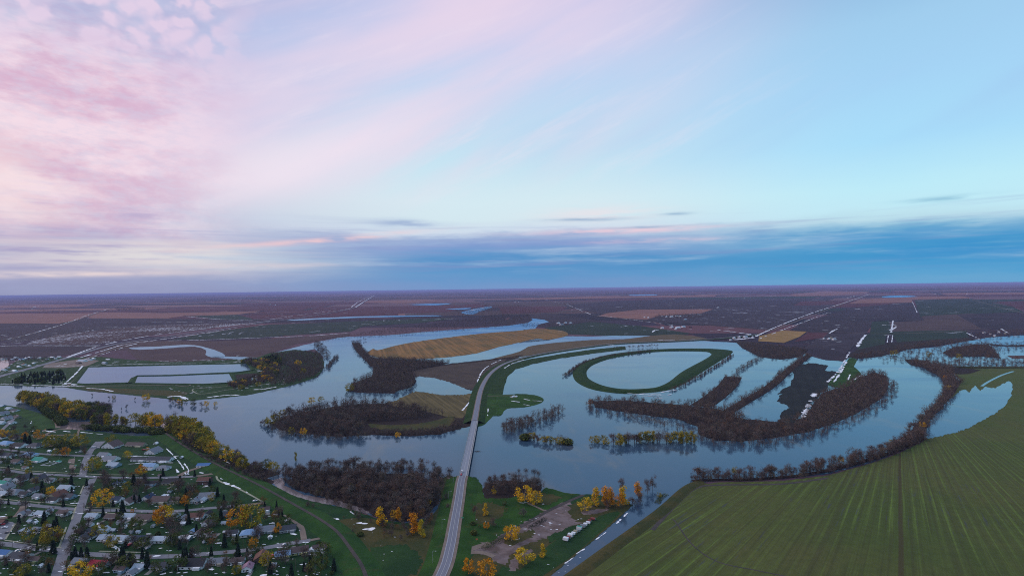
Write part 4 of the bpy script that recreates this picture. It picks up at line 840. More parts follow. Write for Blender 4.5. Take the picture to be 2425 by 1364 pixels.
def house(x_, y_, wp, roof, wall, kind, label, cat='house', name='house', group=None, dr=.66, wh=None, yaw=0):
    k = mpp(x_, y_); w_ = wp*k*(1.1 if name == 'house' else 1); d = w_*dr if kind != 'g' else w_*1.15; d = min(max(d, 5), 15 if kind != 'g' else 20)
    if name != 'house' and w_ < 7: d = w_*.85
    H_ = wh or (5.2 if kind == 'u' else 3.0 if w_ > 7 else 2.3)
    o = empty(name, P(x_, y_), street_yaw(x_, y_)+yaw, label=label, cat=cat, group=group)
    X2, Y2 = w_/2, d/2; HOUSES.append((*P(x_, y_)[:2], max(w_, d)/2))
    rh = (w_ if kind == 'g' else d)*(.30 if kind != 'l' else .16); ov = .6
    wb_ = MB()
    if kind == 'g': wb_.prism([(-X2, 0), (X2, 0), (X2, H_), (0, H_+rh), (-X2, H_)], -Y2, Y2)
    elif kind == 'h': wb_.box((0, 0, H_/2), (w_, d, H_))
    else: wb_.prism([(-Y2, 0), (Y2, 0), (Y2, H_), (0, H_+rh), (-Y2, H_)], -X2, X2, 'x')
    if kind not in 'ghl' and w_ > 9:                       # projecting porch or garage wing
        wb_.box((X2*.55, -Y2-1.2, 1.3), (w_*.3, 2.5, 2.6))
    wb_.build('wall', M['w_'+wall], o)
    rb = MB(); e = rh*ov/(X2 if kind == 'g' else Y2)
    if kind == 'h':
        z0, z1 = H_+.02, H_+rh; a, b_ = X2+ov, Y2+ov; q = max(.3, a-b_*.95)
        rb.V = [(-a,-b_,z0), (a,-b_,z0), (a,b_,z0), (-a,b_,z0), (-q,0,z1), (q,0,z1)]; rb.F = [(0,1,5,4), (2,3,4,5), (1,2,5), (3,0,4), (3,2,1,0)]
    else:
        a = (X2 if kind == 'g' else Y2)+ov
        rb.prism([(-a, H_-e+.03), (0, H_+rh+.03), (a, H_-e+.03), (a, H_-e+.25), (0, H_+rh+.28), (-a, H_-e+.25)], -(Y2 if kind == 'g' else X2)-ov, (Y2 if kind == 'g' else X2)+ov, 'y' if kind == 'g' else 'x')
    ro = rb.build('roof', M['r_'+roof], o)
    if w_ > 8 and name == 'house': MB().box((X2*.4, Y2*.3 if kind != 'g' else 0, H_+rh*.9), (.8, .8, 1.6)).build('chimney', M['brick'], ro)
    if w_ > 5 and name in ('house', 'hall'):
        n_ = 3 if w_ > 9 else 2
        for i in range(n_): MB().box((-X2+w_*(i+.6)/(n_+.6), -Y2-.04, 1.6), (1.5, .1, 1.2)).build('window', M['glass'], o)
        MB().box((X2+.04, 0, 1.6), (.1, 1.4, 1.2)).build('window', M['glass'], o)
        if kind == 'u':
            for i in range(3): MB().box((-X2+w_*(i+.5)/3, -Y2-.04, 4.1), (1.2, .1, 1.2)).build('window', M['glass'], o)
        MB().box((-X2*.05, -Y2-.05, 1.05), (1.0, .1, 2.1)).build('door', M['trim' if wall not in ('white', 'cream') else 'wood'], o)
    elif w_ > 3: MB().box((0, -Y2-.05, 1.05), (min(2.4, w_*.5), .1, 2.0)).build('door', M['trim' if wall != 'white' else 'w_grey'], o)
    if kind not in 'gh': MB().box((0, -Y2-ov-.03, H_-e+.14), (w_+2*ov-.1, .07, .26)).build('fascia', M['trim'], o)
    return o
# rows of the town: row words, then x,y,width px,roof,wall,kind (n ridge along, g gable to front, h hip, u two storeys, l low slope)
TOWN = [
('north-west of the park', '9,1036,24,dark,white,g 39,1040,22,dark,cream,n 14,1053,27,skyblue,white,h 47,1058,28,black,white,n 84,1058,28,dark,white,h 4,1004,18,pale,white,n 28,1003,16,grey,white,n 7,982,15,grey,white,g 22,970,14,pale,white,n 36,975,16,dark,white,n 5,964,14,pale,blue,n 40,990,14,brown,beige,n 16,993,14,grey,white,g'),
('between first and second street', '20,1081,24,dark,white,n 70,1080,28,skyblue,white,h 8,1094,18,dark,grey,n 40,1096,20,brown,grey,n 247,1080,22,grey,white,n 263,1090,30,grey,white,n 270,1104,24,pale,blue,n 356,1110,26,skyblue,white,u 388,1111,24,grey,white,h 484,1104,26,blue,white,l'),
('facing the south side of second street', '53,1137,23,dark,white,g 91,1137,21,dark,cream,g 121,1140,20,grey,white,n 8,1147,20,teal,white,n 15,1158,20,grey,white,g 148,1140,14,beige,brown,n 280,1146,26,navy,blue,n 360,1148,22,black,blue,n 407,1145,32,black,cream,n 485,1144,26,redbrown,brown,u 20,1140,16,grey,white,n'),
('facing the north side of third street', '34,1168,29,grey,white,h 58,1173,20,black,grey,n 79,1164,16,dark,white,g 156,1159,27,pale,white,n 163,1179,26,dark,blue,n 136,1176,24,redbrown,cream,g 92,1178,20,grey,white,n 275,1186,26,navy,white,n 128,1187,24,black,white,n 307,1190,24,brown,white,g 350,1182,18,navy,white,g 383,1188,38,brown,cream,n 421,1187,26,brown,cream,n 464,1188,16,grey,white,g 480,1187,12,pale,white,g 492,1178,32,grey,grey,n 10,1172,20,pale,white,n 627,1210,20,brown,white,n 3,1240,20,redbrown,brown,n'),
('facing the south side of third street', '57,1219,15,grey,white,g 70,1219,15,dark,white,n 100,1220,24,pale,white,n 152,1218,24,brown,white,n 220,1226,25,pale,white,n 266,1228,26,brown,brown,n 308,1226,25,pale,white,n 344,1230,36,brown,beige,n 412,1223,22,grey,white,l 433,1229,13,grey,white,g 468,1226,30,redbrown,white,n 492,1221,14,black,white,g 540,1222,22,dark,brown,n 114,1214,12,pale,white,g'),
('facing the north side of fourth street', '63,1260,24,pale,grey,h 88,1256,14,grey,white,h 119,1248,12,grey,grey,n 204,1276,26,dark,white,g 243,1262,20,pale,white,g 253,1278,30,pale,white,n 288,1280,30,pale,white,n 337,1282,36,navy,white,n 381,1281,33,pale,white,l 439,1278,24,white,grey,l 472,1266,16,brown,white,g 488,1267,16,redbrown,white,g 504,1272,15,brown,white,n 550,1266,24,dark,white,n 592,1266,36,skyblue,white,h 607,1268,14,blue,white,n 630,1258,34,grey,grey,n 682,1256,32,dark,grey,n'),
('facing the south side of fourth street', '11,1314,28,blue,white,n 49,1322,38,dark,white,n 86,1329,24,brown,green,n 192,1334,30,grey,grey,n 236,1341,38,red,white,n 287,1352,24,brown,blue,n 313,1354,14,pale,white,g 331,1346,22,pale,white,n 312,1360,16,grey,white,g 380,1345,34,dark,grey,n 461,1339,50,black,white,n 516,1334,30,grey,beige,n 540,1333,15,grey,beige,n 564,1332,26,brown,white,n 587,1348,20,pink,white,g 620,1324,28,redbrown,brown,g 670,1317,30,skyblue,yellow,n 709,1308,36,brown,yellow,n 757,1301,27,brown,white,n'),
]
for row, s in TOWN:
    L = sorted((t_.split(',') for t_ in s.split()), key=lambda a: float(a[0]))
    for i, a in enumerate(L):
        x_, y_, w_ = map(float, a[:3]); rf = {'dark': 'slate', 'pale': 'pale grey', 'skyblue': 'light blue', 'redbrown': 'rust', 'beige': 'cream'}.get(a[3], a[3])
        house(x_, y_, w_, a[3] if a[3] in ROOF else 'brown', a[4], a[5], f'{a[4]} house, {rf} roof, {ordn(i)} from left {row}', group='houses '+row)
for x_, y_, w_, rf, wl_, kd, nm, lb in [
 (267,1058,34,'brown','white','g','hall','large hall with a steep brown gable roof by the cul-de-sac'), (364,1072,26,'grey','white','g','hall','grey gable-roofed hall with white front below the levee'),
 (323,1056,46,'brown','cream','n','hall','long low brown-roofed building between the two gabled halls'), (331,1091,38,'dark','white','n','hall','long slate-roofed terrace, left of the pair below the halls'), (380,1091,56,'dark','white','n','hall','longest slate-roofed terrace, right of the pair below the halls')]:
    house(x_, y_, w_, rf, wl_, kd, lb, 'hall', 'hall', 'community buildings below the levee', dr=.35)
house(93, 1092, 24, 'teal', 'white', 'n', 'swimming pool building with bright teal roof in the town park', 'pool building', 'pool_building', dr=.8)
house(139, 1095, 9, 'teal', 'white', 'h', 'small park kiosk with teal hip roof beside the pool', 'kiosk', 'kiosk')
for i, (x_, y_, w_, rf) in enumerate([(72,1237,10,'pale'),(84,1240,7,'white'),(212,1245,16,'grey'),(209,1260,15,'dark'),(287,1241,16,'grey'),(295,1251,8,'white'),(270,1258,9,'pale'),(362,1248,7,'pale'),(328,1262,8,'pale'),(456,1261,12,'skyblue'),(530,1241,9,'pale'),(489,1242,16,'brown'),(435,1242,10,'white'),(738,1307,14,'white'),(678,1236,8,'white'),(615,1248,8,'pale'),(534,1263,8,'white'),(150,1170,8,'brown'),(172,1166,7,'white'),(402,1166,8,'pale'),(396,1176,7,'white'),(386,1178,10,'white'),(170,1345,10,'pale'),(96,1343,8,'white'),(312,1262,7,'grey'),(226,1262,8,'black'),(60,1110,12,'brown'),(430,1085,6,'white'),(186,1038,10,'grey'),(369,1052,8,'white'),(380,1128,8,'beige'),(640,1275,8,'white'),(118,1070,7,'white'),(190,1072,6,'white'),(650,1340,9,'pale')]):
    r_ = rf if rf in ROOF else 'brown'; st = 'first second third fourth'.split()[0 if y_ < 1078 else 1 if y_ < 1130 else 2 if y_ < 1205 else 3]
    house(x_, y_, w_, r_, 'white' if i % 3 else 'grey', 'g' if i % 2 else 'n', f'small {rf}-roofed shed, {ordn(i)} of the backyard sheds above {"the lower edge" if y_ > 1310 else st+" street"}', 'shed', 'shed', 'backyard sheds')
# far settlement and farms
def cluster(where, s, name='farmhouse', cat='farm building', wh=4):
    L = sorted((t_.split(',') for t_ in s.split()), key=lambda a: float(a[0]))
    for i, a in enumerate(L):
        x_, y_, w_ = map(float, a[:3]); house(x_, y_, w_, a[3], a[4], 'n', f'{a[4]} {cat}, {ordn(i)} from left {where}', cat, name, cat+'s '+where, dr=.5, wh=wh, yaw=random.uniform(-.3, .3))
cluster('in the far left settlement', '5,852,8,white,white 14,851,6,grey,white 38,849,10,pale,white 52,853,13,skyblue,white 62,850,9,white,white 70,848,8,white,white 95,849,6,white,white 103,857,8,brown,cream 112,852,7,grey,white 124,848,10,white,white 132,851,8,pale,white 140,847,8,white,white 30,853,10,pale,grey 58,865,16,redbrown,white 45,870,12,white,white 10,878,12,pale,white 35,880,14,white,white 20,872,8,grey,white 80,862,8,white,white 92,850,6,pale,white 70,868,8,white,white', 'cottage', 'cottage', 3)
cluster('in the left highway yard', '195,857,22,pale,white 212,854,14,grey,white 222,851,10,white,white 256,854,9,white,cream 248,862,14,pale,grey 186,862,14,brown,brown', 'warehouse', 'warehouse')
for i, (wh_, s) in enumerate([('on the farm right of the far river wood', '1322,766,10,white,white 1330,769,14,grey,white 1339,765,8,pale,white 1350,766,12,white,grey'), ('on the upper right-centre farm', '1526,752,8,white,white 1535,753,10,white,white 1567,750,7,white,white 1578,751,12,white,white 1590,751,10,white,white 1602,749,12,grey,white 1610,750,8,white,white 1622,758,18,pale,grey'),
  ('on the farm beyond the curved highway', '1568,778,9,white,white 1590,776,12,white,white 1605,777,14,white,white 1618,775,12,pale,white 1635,776,10,redbrown,brown 1600,780,7,white,white'), ('on the distant farm at the straight road', '2008,706,6,white,white 2015,704,5,white,white 2022,703,6,white,white'),
  ('on the far left prairie farm', '70,730,10,white,white 82,731,14,pale,white 92,729,9,white,white 76,735,8,grey,white'), ('on the farm with round drive', '1962,804,10,white,white 1968,801,8,brown,cream 1975,805,10,pale,white 1951,803,6,grey,white'),
  ('on the farm left of the far highway', '346,718,4,white,white 352,717,5,white,white 640,721,5,white,white 652,722,4,white,white'), ('on the farm at the right-hand flood', '2330,790,8,white,white 2345,793,7,grey,white 2365,789,9,white,white 2380,792,6,white,cream 2355,797,8,pale,white'),
  ('on the roadside farm at right centre', '1738,802,8,white,white 1750,800,10,white,white 1765,799,12,pale,white 1775,795,9,white,white 1730,806,7,grey,white 1782,800,8,white,white'), ('on the horizon farms', '1220,714,6,white,white 1228,714,5,white,white 1438,694,4,white,white 1762,707,6,white,white 1700,729,9,white,white 782,706,4,white,white 925,700,4,white,white 2215,698,5,white,white 2290,700,5,white,white 1640,692,4,white,white 572,707,4,white,white 390,701,4,white,white')]):
    cluster(wh_, s, 'barn', 'barn', 6)
cluster('on the green spit', '1215,941,9,white,white 1222,941,5,white,cream', 'pump_house', 'pump house', 3)
# radio mast
o = empty('radio_mast', P(1640, 744), label='thin radio mast above the upper right-centre farm', cat='mast')
mb = MB(); h_ = 18*mpp(1640, 744)
for a in (0, 2.1, 4.2): mb.box((1.2*math.cos(a), 1.2*math.sin(a), h_/2), (.35, .35, h_))
mb.build('lattice', M['steel'], o); MB().box((0, 0, h_+1), (.6, .6, 2)).build('antenna', M['trim'], o)
# ------------------------------------------------------------------ driveways
dv = []
for (x_, y_, r_) in HOUSES[:105]:
    if y_ > 900: continue
    px, py = to_px((x_, y_, 0)); a = street_yaw(px, py)+(0 if random.random() < .6 else math.pi); ox = r_*random.choice((-.7, .75))
    ca, sa = math.cos(a), math.sin(a); w_ = random.uniform(1.5, 2.4); l0, l1 = -r_*.4, -r_-random.uniform(5, 9)
    dv.append([lay((x_+u_*ca-v2*sa, y_+u_*sa+v2*ca, 0), 3.7) for u_, v2 in ((ox-w_, l1), (ox+w_, l1), (ox+w_, l0), (ox-w_, l0))])
V = [p for q in dv for p in q]; tag(link('driveway', mesh_np('driveway', V, [(4*i, 4*i+1, 4*i+2, 4*i+3) for i in range(len(dv))], [soil('driveway_concrete', (.15,.155,.16), (.24,.235,.21), None, 9, 1.5)])), kind='structure')
# ------------------------------------------------------------------ swimming pool and playground
def quad_px(s, z=0): return [P(*q, z) for q in pts(s)]
pl = empty('swimming_pool', P(116, 1099), label='rectangular outdoor swimming pool with grey deck in the town park', cat='pool')
c0 = np.array(P(116, 1099)); ya = street_yaw(116, 1099); pl.rotation_euler.z = ya
M['pool'] = paint('pool_water', (.12,.20,.12), .1, .6, 5, .6); paint('pool_deck', (.34,.37,.42), .8, .3, 2)
db = MB()
for c_, d_ in (((0, -6.3, .2), (16, 1.6, .4)), ((0, 6.3, .2), (16, 1.6, .4)), ((-7.2, 0, .2), (1.6, 11, .4)), ((7.2, 0, .2), (1.6, 11, .4))): db.box(c_, d_)
db.build('deck', M['pool_deck'], pl); MB().box((0, 0, .1), (12.8, 11, .2)).build('water', M['pool'], pl)
ps = empty('play_structure', P(178, 1106), label='small coloured play structure on the park lawn', cat='play structure')
for a in (-1.5, 1.5): MB().box((a, 0, 1.3), (.2, 1.5, 2.6)).build('frame', M['w_yellow'], ps)
MB().prism([(-2.2, 2.3), (2.2, 2.3), (0, 3.4)], -1.2, 1.2).build('roof', M['r_teal'], ps); MB().box((3, 0, .9), (3, .6, .12)).build('slide', M['w_red'], ps)
# ------------------------------------------------------------------ bridge
A = np.array([*P(1096, 1136)[:2], 5.75]); B = np.array([*P(1123.5, 1003)[:2], 5.95]); Lb = np.linalg.norm(B-A); dirb = (B-A)/Lb
br_ = empty('bridge', tuple((A+B)/2*[1, 1, 0]), math.atan2(dirb[1], dirb[0]), label='long two-lane highway bridge crossing the flooded river', cat='bridge')
l2 = Lb/2+1
def strip(nm, y0, y1, z0, z1, m_, par=br_): return MB().box((0, (y0+y1)/2, (z0+z1)/2), (2*l2, y1-y0, z1-z0)).build(nm, m_, par)
me = mesh_np('deck', [(-l2, 4.9, 5.86), (-l2, -4.9, 5.86), (l2, -4.9, 5.86), (l2, 4.9, 5.86)], [(0, 1, 2, 3)], [M['deck']]); uv = me.uv_layers.new()
for lp, q in zip(me.loops, ((0, 0), (1, 0), (1, Lb/10), (0, Lb/10))): uv.data[lp.index].uv = q
dk = link('deck', me, br_); strip('slab', -7.3, 5.5, 5.2, 5.84, M['concrete'])
for y_ in (-7.25, -5.35, 5.3):
    p_ = MB().box((0, y_, 6.25), (2*l2, .3, .85))
    for i in range(int(Lb/12)): p_.box((-l2+6+12*i, y_, 6.35), (.5, .42, 1.2))
    p_.build('parapet', M['concrete'], br_)
strip('sidewalk', -7.0, -5.6, 5.86, 6.05, M['w_grey'])
for y_ in (-6.4, -2.2, 1.5, 4.6): strip('girder', y_-.35, y_+.35, 3.4, 5.18, M['girder'])
for y_ in (-.12, 4.3, -4.3): strip('lane_line', y_-.12, y_+.12, 5.865, 5.885, M['mark'])
for i in range(6):
    x_ = -l2+2*l2*(i+.5)/6; pb = MB(); pb.box((x_, -1, 3.0), (1.6, 12, .8))
    for y_ in (-5, -1, 3): pb.cyl((x_, y_, -2), .8, 4.8, 8)
    pb.build('pier', M['concrete'], br_)
for x_ in (-l2-.5, l2+.5): MB().box((x_, -.9, 3.4), (1.6, 13.2, 3.6)).build('abutment', M['concrete'], br_)
tag(link('driftwood_pile', mesh_np('driftwood_pile', *(lambda V_: (V_[0]*[7, 3.5, 1.6]+np.array([*P(1129, 1069)[:2], .2]), V_[1]))(tris(np.random.default_rng(3), np.random.default_rng(4).normal(0, .4, (160, 3))*[1, 1, .3], .6, .08)), [M['bark']])), 'dark raft of driftwood caught against a bridge pier', 'driftwood')
# ------------------------------------------------------------------ vehicles
def car(x_, y_, col, yaw, label, kind='car', z=0, s=1.0, group='parked cars in the town'):
    c_ = CARP[col]; nm = {'car': 'parked_car', 'pickup': 'pickup_truck', 'van': 'van'}[kind]
    o = empty(nm, P(x_, y_, z) if z else lay(P(x_, y_), 4.9), yaw, label=label, cat={'car': 'car', 'pickup': 'pickup truck', 'van': 'van'}[kind], group=group); o.scale = (s, s, s)
    prof = {'car': [(-2.3,.3),(2.3,.3),(2.35,.75),(1.3,.92),(.6,1.42),(-1.1,1.45),(-1.9,.98),(-2.35,.9)], 'pickup': [(-2.8,.4),(2.8,.4),(2.85,.95),(1.6,1.1),(1.0,1.75),(-.6,1.78),(-.8,1.15),(-2.85,1.15)], 'van': [(-2.6,.3),(2.6,.3),(2.65,.9),(1.9,1.2),(1.3,1.95),(-2.5,2.0),(-2.65,1.2)]}[kind]
    MB().prism(prof, -.9, .9).build('body', c_, o)
    g_ = {'car': (-.1, 1.19, 2.2, .34), 'pickup': (.3, 1.43, 1.5, .36), 'van': (-.2, 1.55, 3.4, .42)}[kind]
    MB().box((g_[0], 0, g_[1]), (g_[2], 1.83, g_[3])).build('side_windows', M['glass'], o)
    for wx in (-1.5, 1.5):
        for wy in (-.8, .8): MB().wheel((wx*(1.15 if kind == 'pickup' else 1), wy, .33), .34, .24).build('wheel', M['tyre'], o)
    return o
CARP = {k: paint('car_'+k, v_, .35, .05, 2, .6) for k, v_ in {'white': (.7,.72,.75), 'red': (.35,.02,.03), 'black': (.02,.02,.025), 'silver': (.4,.42,.45), 'blue': (.04,.09,.2), 'grey': (.12,.13,.14)}.items()}
q = A+dirb*14; by = math.atan2(dirb[1], dirb[0])
o = car(0, 0, 'white', by, 'white pickup truck with black bed driving on the bridge', 'pickup', 0, 1.35, 'vehicles on the bridge'); o.location = (q[0]-dirb[1]*2.2, q[1]+dirb[0]*2.2, 5.9)
MB().box((-1.8, 0, 1.2), (1.9, 1.6, .2)).build('bed_cover', CARP['black'], o)
q = A+dirb*4
o = car(0, 0, 'red', by, 'red car following the white pickup onto the bridge', 'car', 0, 1.25, 'vehicles on the bridge'); o.location = (q[0]-dirb[1]*2.2, q[1]+dirb[0]*2.2, 5.7)
CL = [(68,1300.5,'white','car',0,'on fourth street, left of the avenue'),(12,1250,'white','car',.3,'in the paved yard at lower left'),(306,1292,'red','pickup',1.5,'in the driveway of the slate-roofed bungalow'),(312,1283,'white','car',1.5,'just above the red pickup truck'),(350,1299,'silver','car',1.4,'right of the red pickup truck'),(457,1316,'white','car',.1,'on fourth street beside dark spruces'),(485,1284,'white','van',1.5,'in the long driveway above fourth street'),(592,1320,'white','van',1.4,'in the gravel drive below fourth street'),(596,1327,'black','pickup',1.4,'below the white van'),(565,1318,'white','car',0,'beside the brown-roofed house'),(131,1066,'white','van',.1,'in the park lot near first street'),(82,1264,'white','car',1.5,'beside the small garage at lower left'),(88,1265,'silver','car',1.5,'right of the white car by the small garage'),(480,1190,'white','car',1.5,'in a drive off third street, right end'),(468,1192,'black','car',1.5,'in a drive off third street, left of the white one'),(42,1305,'white','car',1.3,'beside the slate-roofed house at lower left'),(50,1308,'black','car',1.3,'beside the white car at lower left'),(232,1062,'silver','car',.5,'in the cul-de-sac'),(222,1060,'white','van',.7,'at the left of the cul-de-sac'),(282,1062,'blue','car',0,'beside the large brown hall'),(340,1066,'red','car',.2,'on the forecourt of the long brown hall'),(350,1064,'white','car',.2,'right of the red car on the hall forecourt'),(443,1125,'white','car',.1,'where second street turns to gravel'),(645,1318,'red','pickup',1.2,'beside the yellow-walled house'),(638,1317,'grey','car',1.2,'left of the red pickup at the yellow house'),(604,1187,'white','car',.3,'on the gravel end of third street'),(532,1213,'white','van',.6,'under the orange tree below third street'),(60,1190,'silver','car',0,'on third street far left'),(250,1175,'grey','car',1,'in the yard beside the avenue'),(165,1050,'white','van',.2,'by the bushes above first street'),(320,1244,'silver','car',1.5,'behind the pale-roofed bungalow'),(675,1290,'silver','car',.5,'at the east end of fourth street'),(5,1243,'red','van',.3,'in the paved yard at lower left edge'),(18,1262,'grey','car',.3,'in the lower part of the paved yard'),(100,1125,'grey','car',-.1,'on second street by the pool'),(300,1133,'white','car',0,'on second street under bare trees')]
for x_, y_, co, kd, ya_, wh_ in CL: car(x_, y_, co, street_yaw(x_, y_)+ya_, f'{co} {kd if kd != "pickup" else "pickup truck"} {wh_}', kd, 0, 1.15)
# trailers parked in a row beside the canal
def trailer(x_, y_, L_, W_, Hh, wall, top, label, yaw):
    o = empty('box_trailer', lay(P(x_, y_), 4), yaw, label=label, cat='trailer', group='trailers parked beside the canal')
    b_ = MB().prism([(-L_/2, .7), (L_/2, .7), (L_/2+.15, Hh*.5), (L_/2-.1, Hh), (-L_/2, Hh)], -W_/2, W_/2); b_.build('body', M[wall], o)
    MB().box((0, 0, Hh+.06), (L_*.9, W_*.9, .12)).build('roof', M[top], o); MB().box((L_/2+.9, 0, .8), (1.8, .3, .25)).build('tow_bar', M['girder'], o)
    MB().box((-L_/2-.03, 0, 1.7), (.06, W_*.7, 1.8)).build('rear_door', M['w_grey'], o); MB().box((0, -W_/2-.03, 1.9), (L_*.4, .06, .8)).build('side_window', M['glass'], o)
    for s_ in (-1, 1): MB().wheel((-.3, s_*(W_/2-.1), .42), .42, .3).build('wheel', M['tyre'], o)
TR = [(1340,1280,5,3.4,3.4,'w_white','trim','white box trailer, nearest of the row'),(1346,1276,4,2.4,2.8,'w_red','w_red','narrow red trailer between two white ones'),(1351,1271,5,3.2,3.3,'w_white','trim','white box trailer behind the narrow red one'),(1358,1266,4,2.6,2.6,'w_white','trim','small white trailer, fourth from the near end'),(1363,1262,4,2.8,2.8,'w_cream','w_beige','cream trailer with cluttered roof, fifth in the row'),(1369,1259,4,2.6,2.6,'w_grey','w_grey','small grey trailer before the teal-roofed one'),(1372,1254,5,3.2,3.6,'w_white','r_teal','white trailer with teal roof hatch mid-row'),(1380,1249,5,3.2,3.0,'w_grey','r_grey','dull grey trailer right of the teal-roofed one'),(1386,1245,4,2.8,2.8,'w_white','trim','white trailer right of the dull grey one'),(1393,1240,4.5,2.8,2.2,'w_white','trim','low white trailer near the far end'),(1396,1237,3.5,2.6,2.8,'w_red','w_red','red and white trailer, second from far end'),(1404,1231,5,3,2.2,'w_red','w_red','red trailer, farthest of the row')]
for t_ in TR: trailer(*t_[:2], t_[2]*1.1, t_[3], t_[4], *t_[5:], math.radians(150))
# ------------------------------------------------------------------ poles, lamps, signs, fences
def lamp(x_, y_, hp, label):
    h_ = hp*mpp(x_, y_); o = empty('street_lamp', P(x_, y_), 0, label=label, cat='street lamp', group='street lamps along the highway')
    MB().cyl((0, 0, 0), .16, h_, 6, .09).build('pole', M['steel'], o); MB().box((1.4, 0, h_), (2.9, .14, .14)).build('arm', M['steel'], o); MB().box((2.9, 0, h_-.1), (1.0, .4, .25)).build('lamp_head', M['lamp'], o)
for i, a in enumerate([(1025,1336,32), (1047,1257,28), (1063,1187,25), (1074,1148,22)]): lamp(*a, f'grey street lamp left of the highway, {ordn(i)} counting from the picture bottom')
def pole(x_, y_, hp, label, cross=True):
    h_ = hp*mpp(x_, y_); o = empty('utility_pole', P(x_, y_), street_yaw(min(760, x_), y_)+1.57, label=label, cat='utility pole', group='utility poles')
    MB().cyl((0, 0, 0), .17, h_, 6, .11).build('pole', M['wood'], o)
    if cross: MB().box((0, 0, h_-.7), (2.2, .16, .16)).build('crossarm', M['wood'], o)
for i, a in enumerate([(1021,1264,21),(18,1130,22),(205,1124,22),(64,1080,18),(130,1082,18),(198,1214,24),(262,1214,24),(320,1214,24),(395,1216,24),(492,1322,26),(400,1322,26),(170,1300,24),(110,1031,22),(118,1037,18),(367,1060,20),(730,1352,30),(700,1350,28),(652,1362,30),(576,1300,24),(30,1295,24)]): pole(*a, 'slender wooden pole on the grass just left of the highway' if not i else f'wooden utility pole in town, number {ordn(i-1)} as listed from the west' if 0 else f'wooden utility pole at the {["corner of a park lawn","street corner by the park","upper left of the park","park fence","third street corner","third street spruces","third street middle","big autumn tree","black-roofed house","large spruces","avenue corner","footpath ramp","reservoir","levee lamp post","lower yards, right one","lower yards, middle one","lower yards, left one","gravel drive","lower left street"][i-1]}')
s_ = empty('road_sign', P(1095, 1232), 0, label='small green road sign on two posts beside the highway', cat='sign'); paint('sign_green', (.02,.32,.16), .5, .05)
for a in (-1.1, 1.1): MB().box((a, 0, 1.2), (.14, .14, 2.4)).build('post', M['steel'], s_)
pn = MB().box((0, 0, 3.1), (3.6, .1, 1.5)).build('panel', M['sign_green'], s_); MB().box((0, -.07, 3.1), (2.6, .03, .35)).build('lettering_bar', M['trim'], pn)
s_ = empty('warning_sign', P(1129, 1281), 0, label='small orange board on a post near the gravel turning', cat='sign'); paint('sign_orange', (.55,.14,.06), .5, .05)
MB().box((0, 0, 1), (.14, .14, 2)).build('post', M['steel'], s_); MB().box((0, 0, 2.2), (2.2, .1, 1.4)).build('panel', M['sign_orange'], s_)
f_ = empty('viewpoint_fence', P(1239, 1192), 0, label='white V-shaped rail fence below the two yellow trees', cat='fence')
for sg in (-1, 1):
    for z_ in (.5, 1.1): MB().box((sg*2.6, 1.2, z_), (5.6, .16, .2), sg*.42).build('rail', M['trim'], f_)
    for k_ in (.2, 1.9, 3.6, 5.1): MB().box((sg*k_, k_*.44, .6), (.22, .22, 1.3)).build('post', M['trim'], f_)
b_ = empty('picnic_table', P(1286, 1194), .3, label='pale picnic table beside the yellow tree pair', cat='table')
MB().box((0, 0, .75), (2.6, 1, .1)).build('tabletop', M['trim'], b_)
for sg in (-1, 1): MB().box((0, sg*.9, .45), (2.6, .35, .08)).build('bench', M['trim'], b_); MB().box((sg*.9, 0, .37), (.12, 1.5, .72)).build('leg', M['wood'], b_)
for i, (x_, y_, w_) in enumerate([(1129,1231,'on the lawn near the slim yellow tree'),(1150,1236,'near the two grey bushes'),(1176,1268,'beside the hedge by the yellow tree'),(1230,1276,'at the muddy lot edge'),(1118,1264,'next to the dark bush right of the highway')]):
    o = empty('litter_bin', P(x_, y_), label='small white litter bin '+w_, cat='bin', group='white bins in the park'); MB().cyl((0, 0, 0), .45, 1.2, 10).build('drum', M['trim'], o); MB().cyl((0, 0, 1.2), .5, .15, 10, .3).build('lid', M['w_grey'], o)
# ------------------------------------------------------------------ town trees
grove('among the town houses', 'coloured trees in the town', T('y242,1198,42,1.2 o381,1242,46,.9 y389,1240,44,1.1 o562,1248,50,1.1 l596,1248,56,1.2 l127,1284,38,1.3 y190,1374,48,1.3 o330,1124,26,1 y338,1124,22,1.1 l219,1116,36,1.2 y302,1086,20,1.1 o95,1040,26,1.2 o57,1040,18,1 l33,1040,24,1.1 y6,1038,24,1.1 o155,1080,22,1.1 o351,1068,12,1 o440,1196,26,1 y120,1172,24,1 o313,1214,10,1 l130,1056,30,1.4 l170,1056,32,1.5 l190,1058,30,1.4 g148,1062,26,1.5 l262,1050,22,1.3 g300,1346,36,1.3 g420,1352,38,1.3 l55,1364,30,1.2 l40,1370,24,1.3 o656,1262,26,.9 o600,1300,30,.8 r120,1350,34,1 g40,1075,14,1 l540,1060,0.1,1')[:-1], 500)
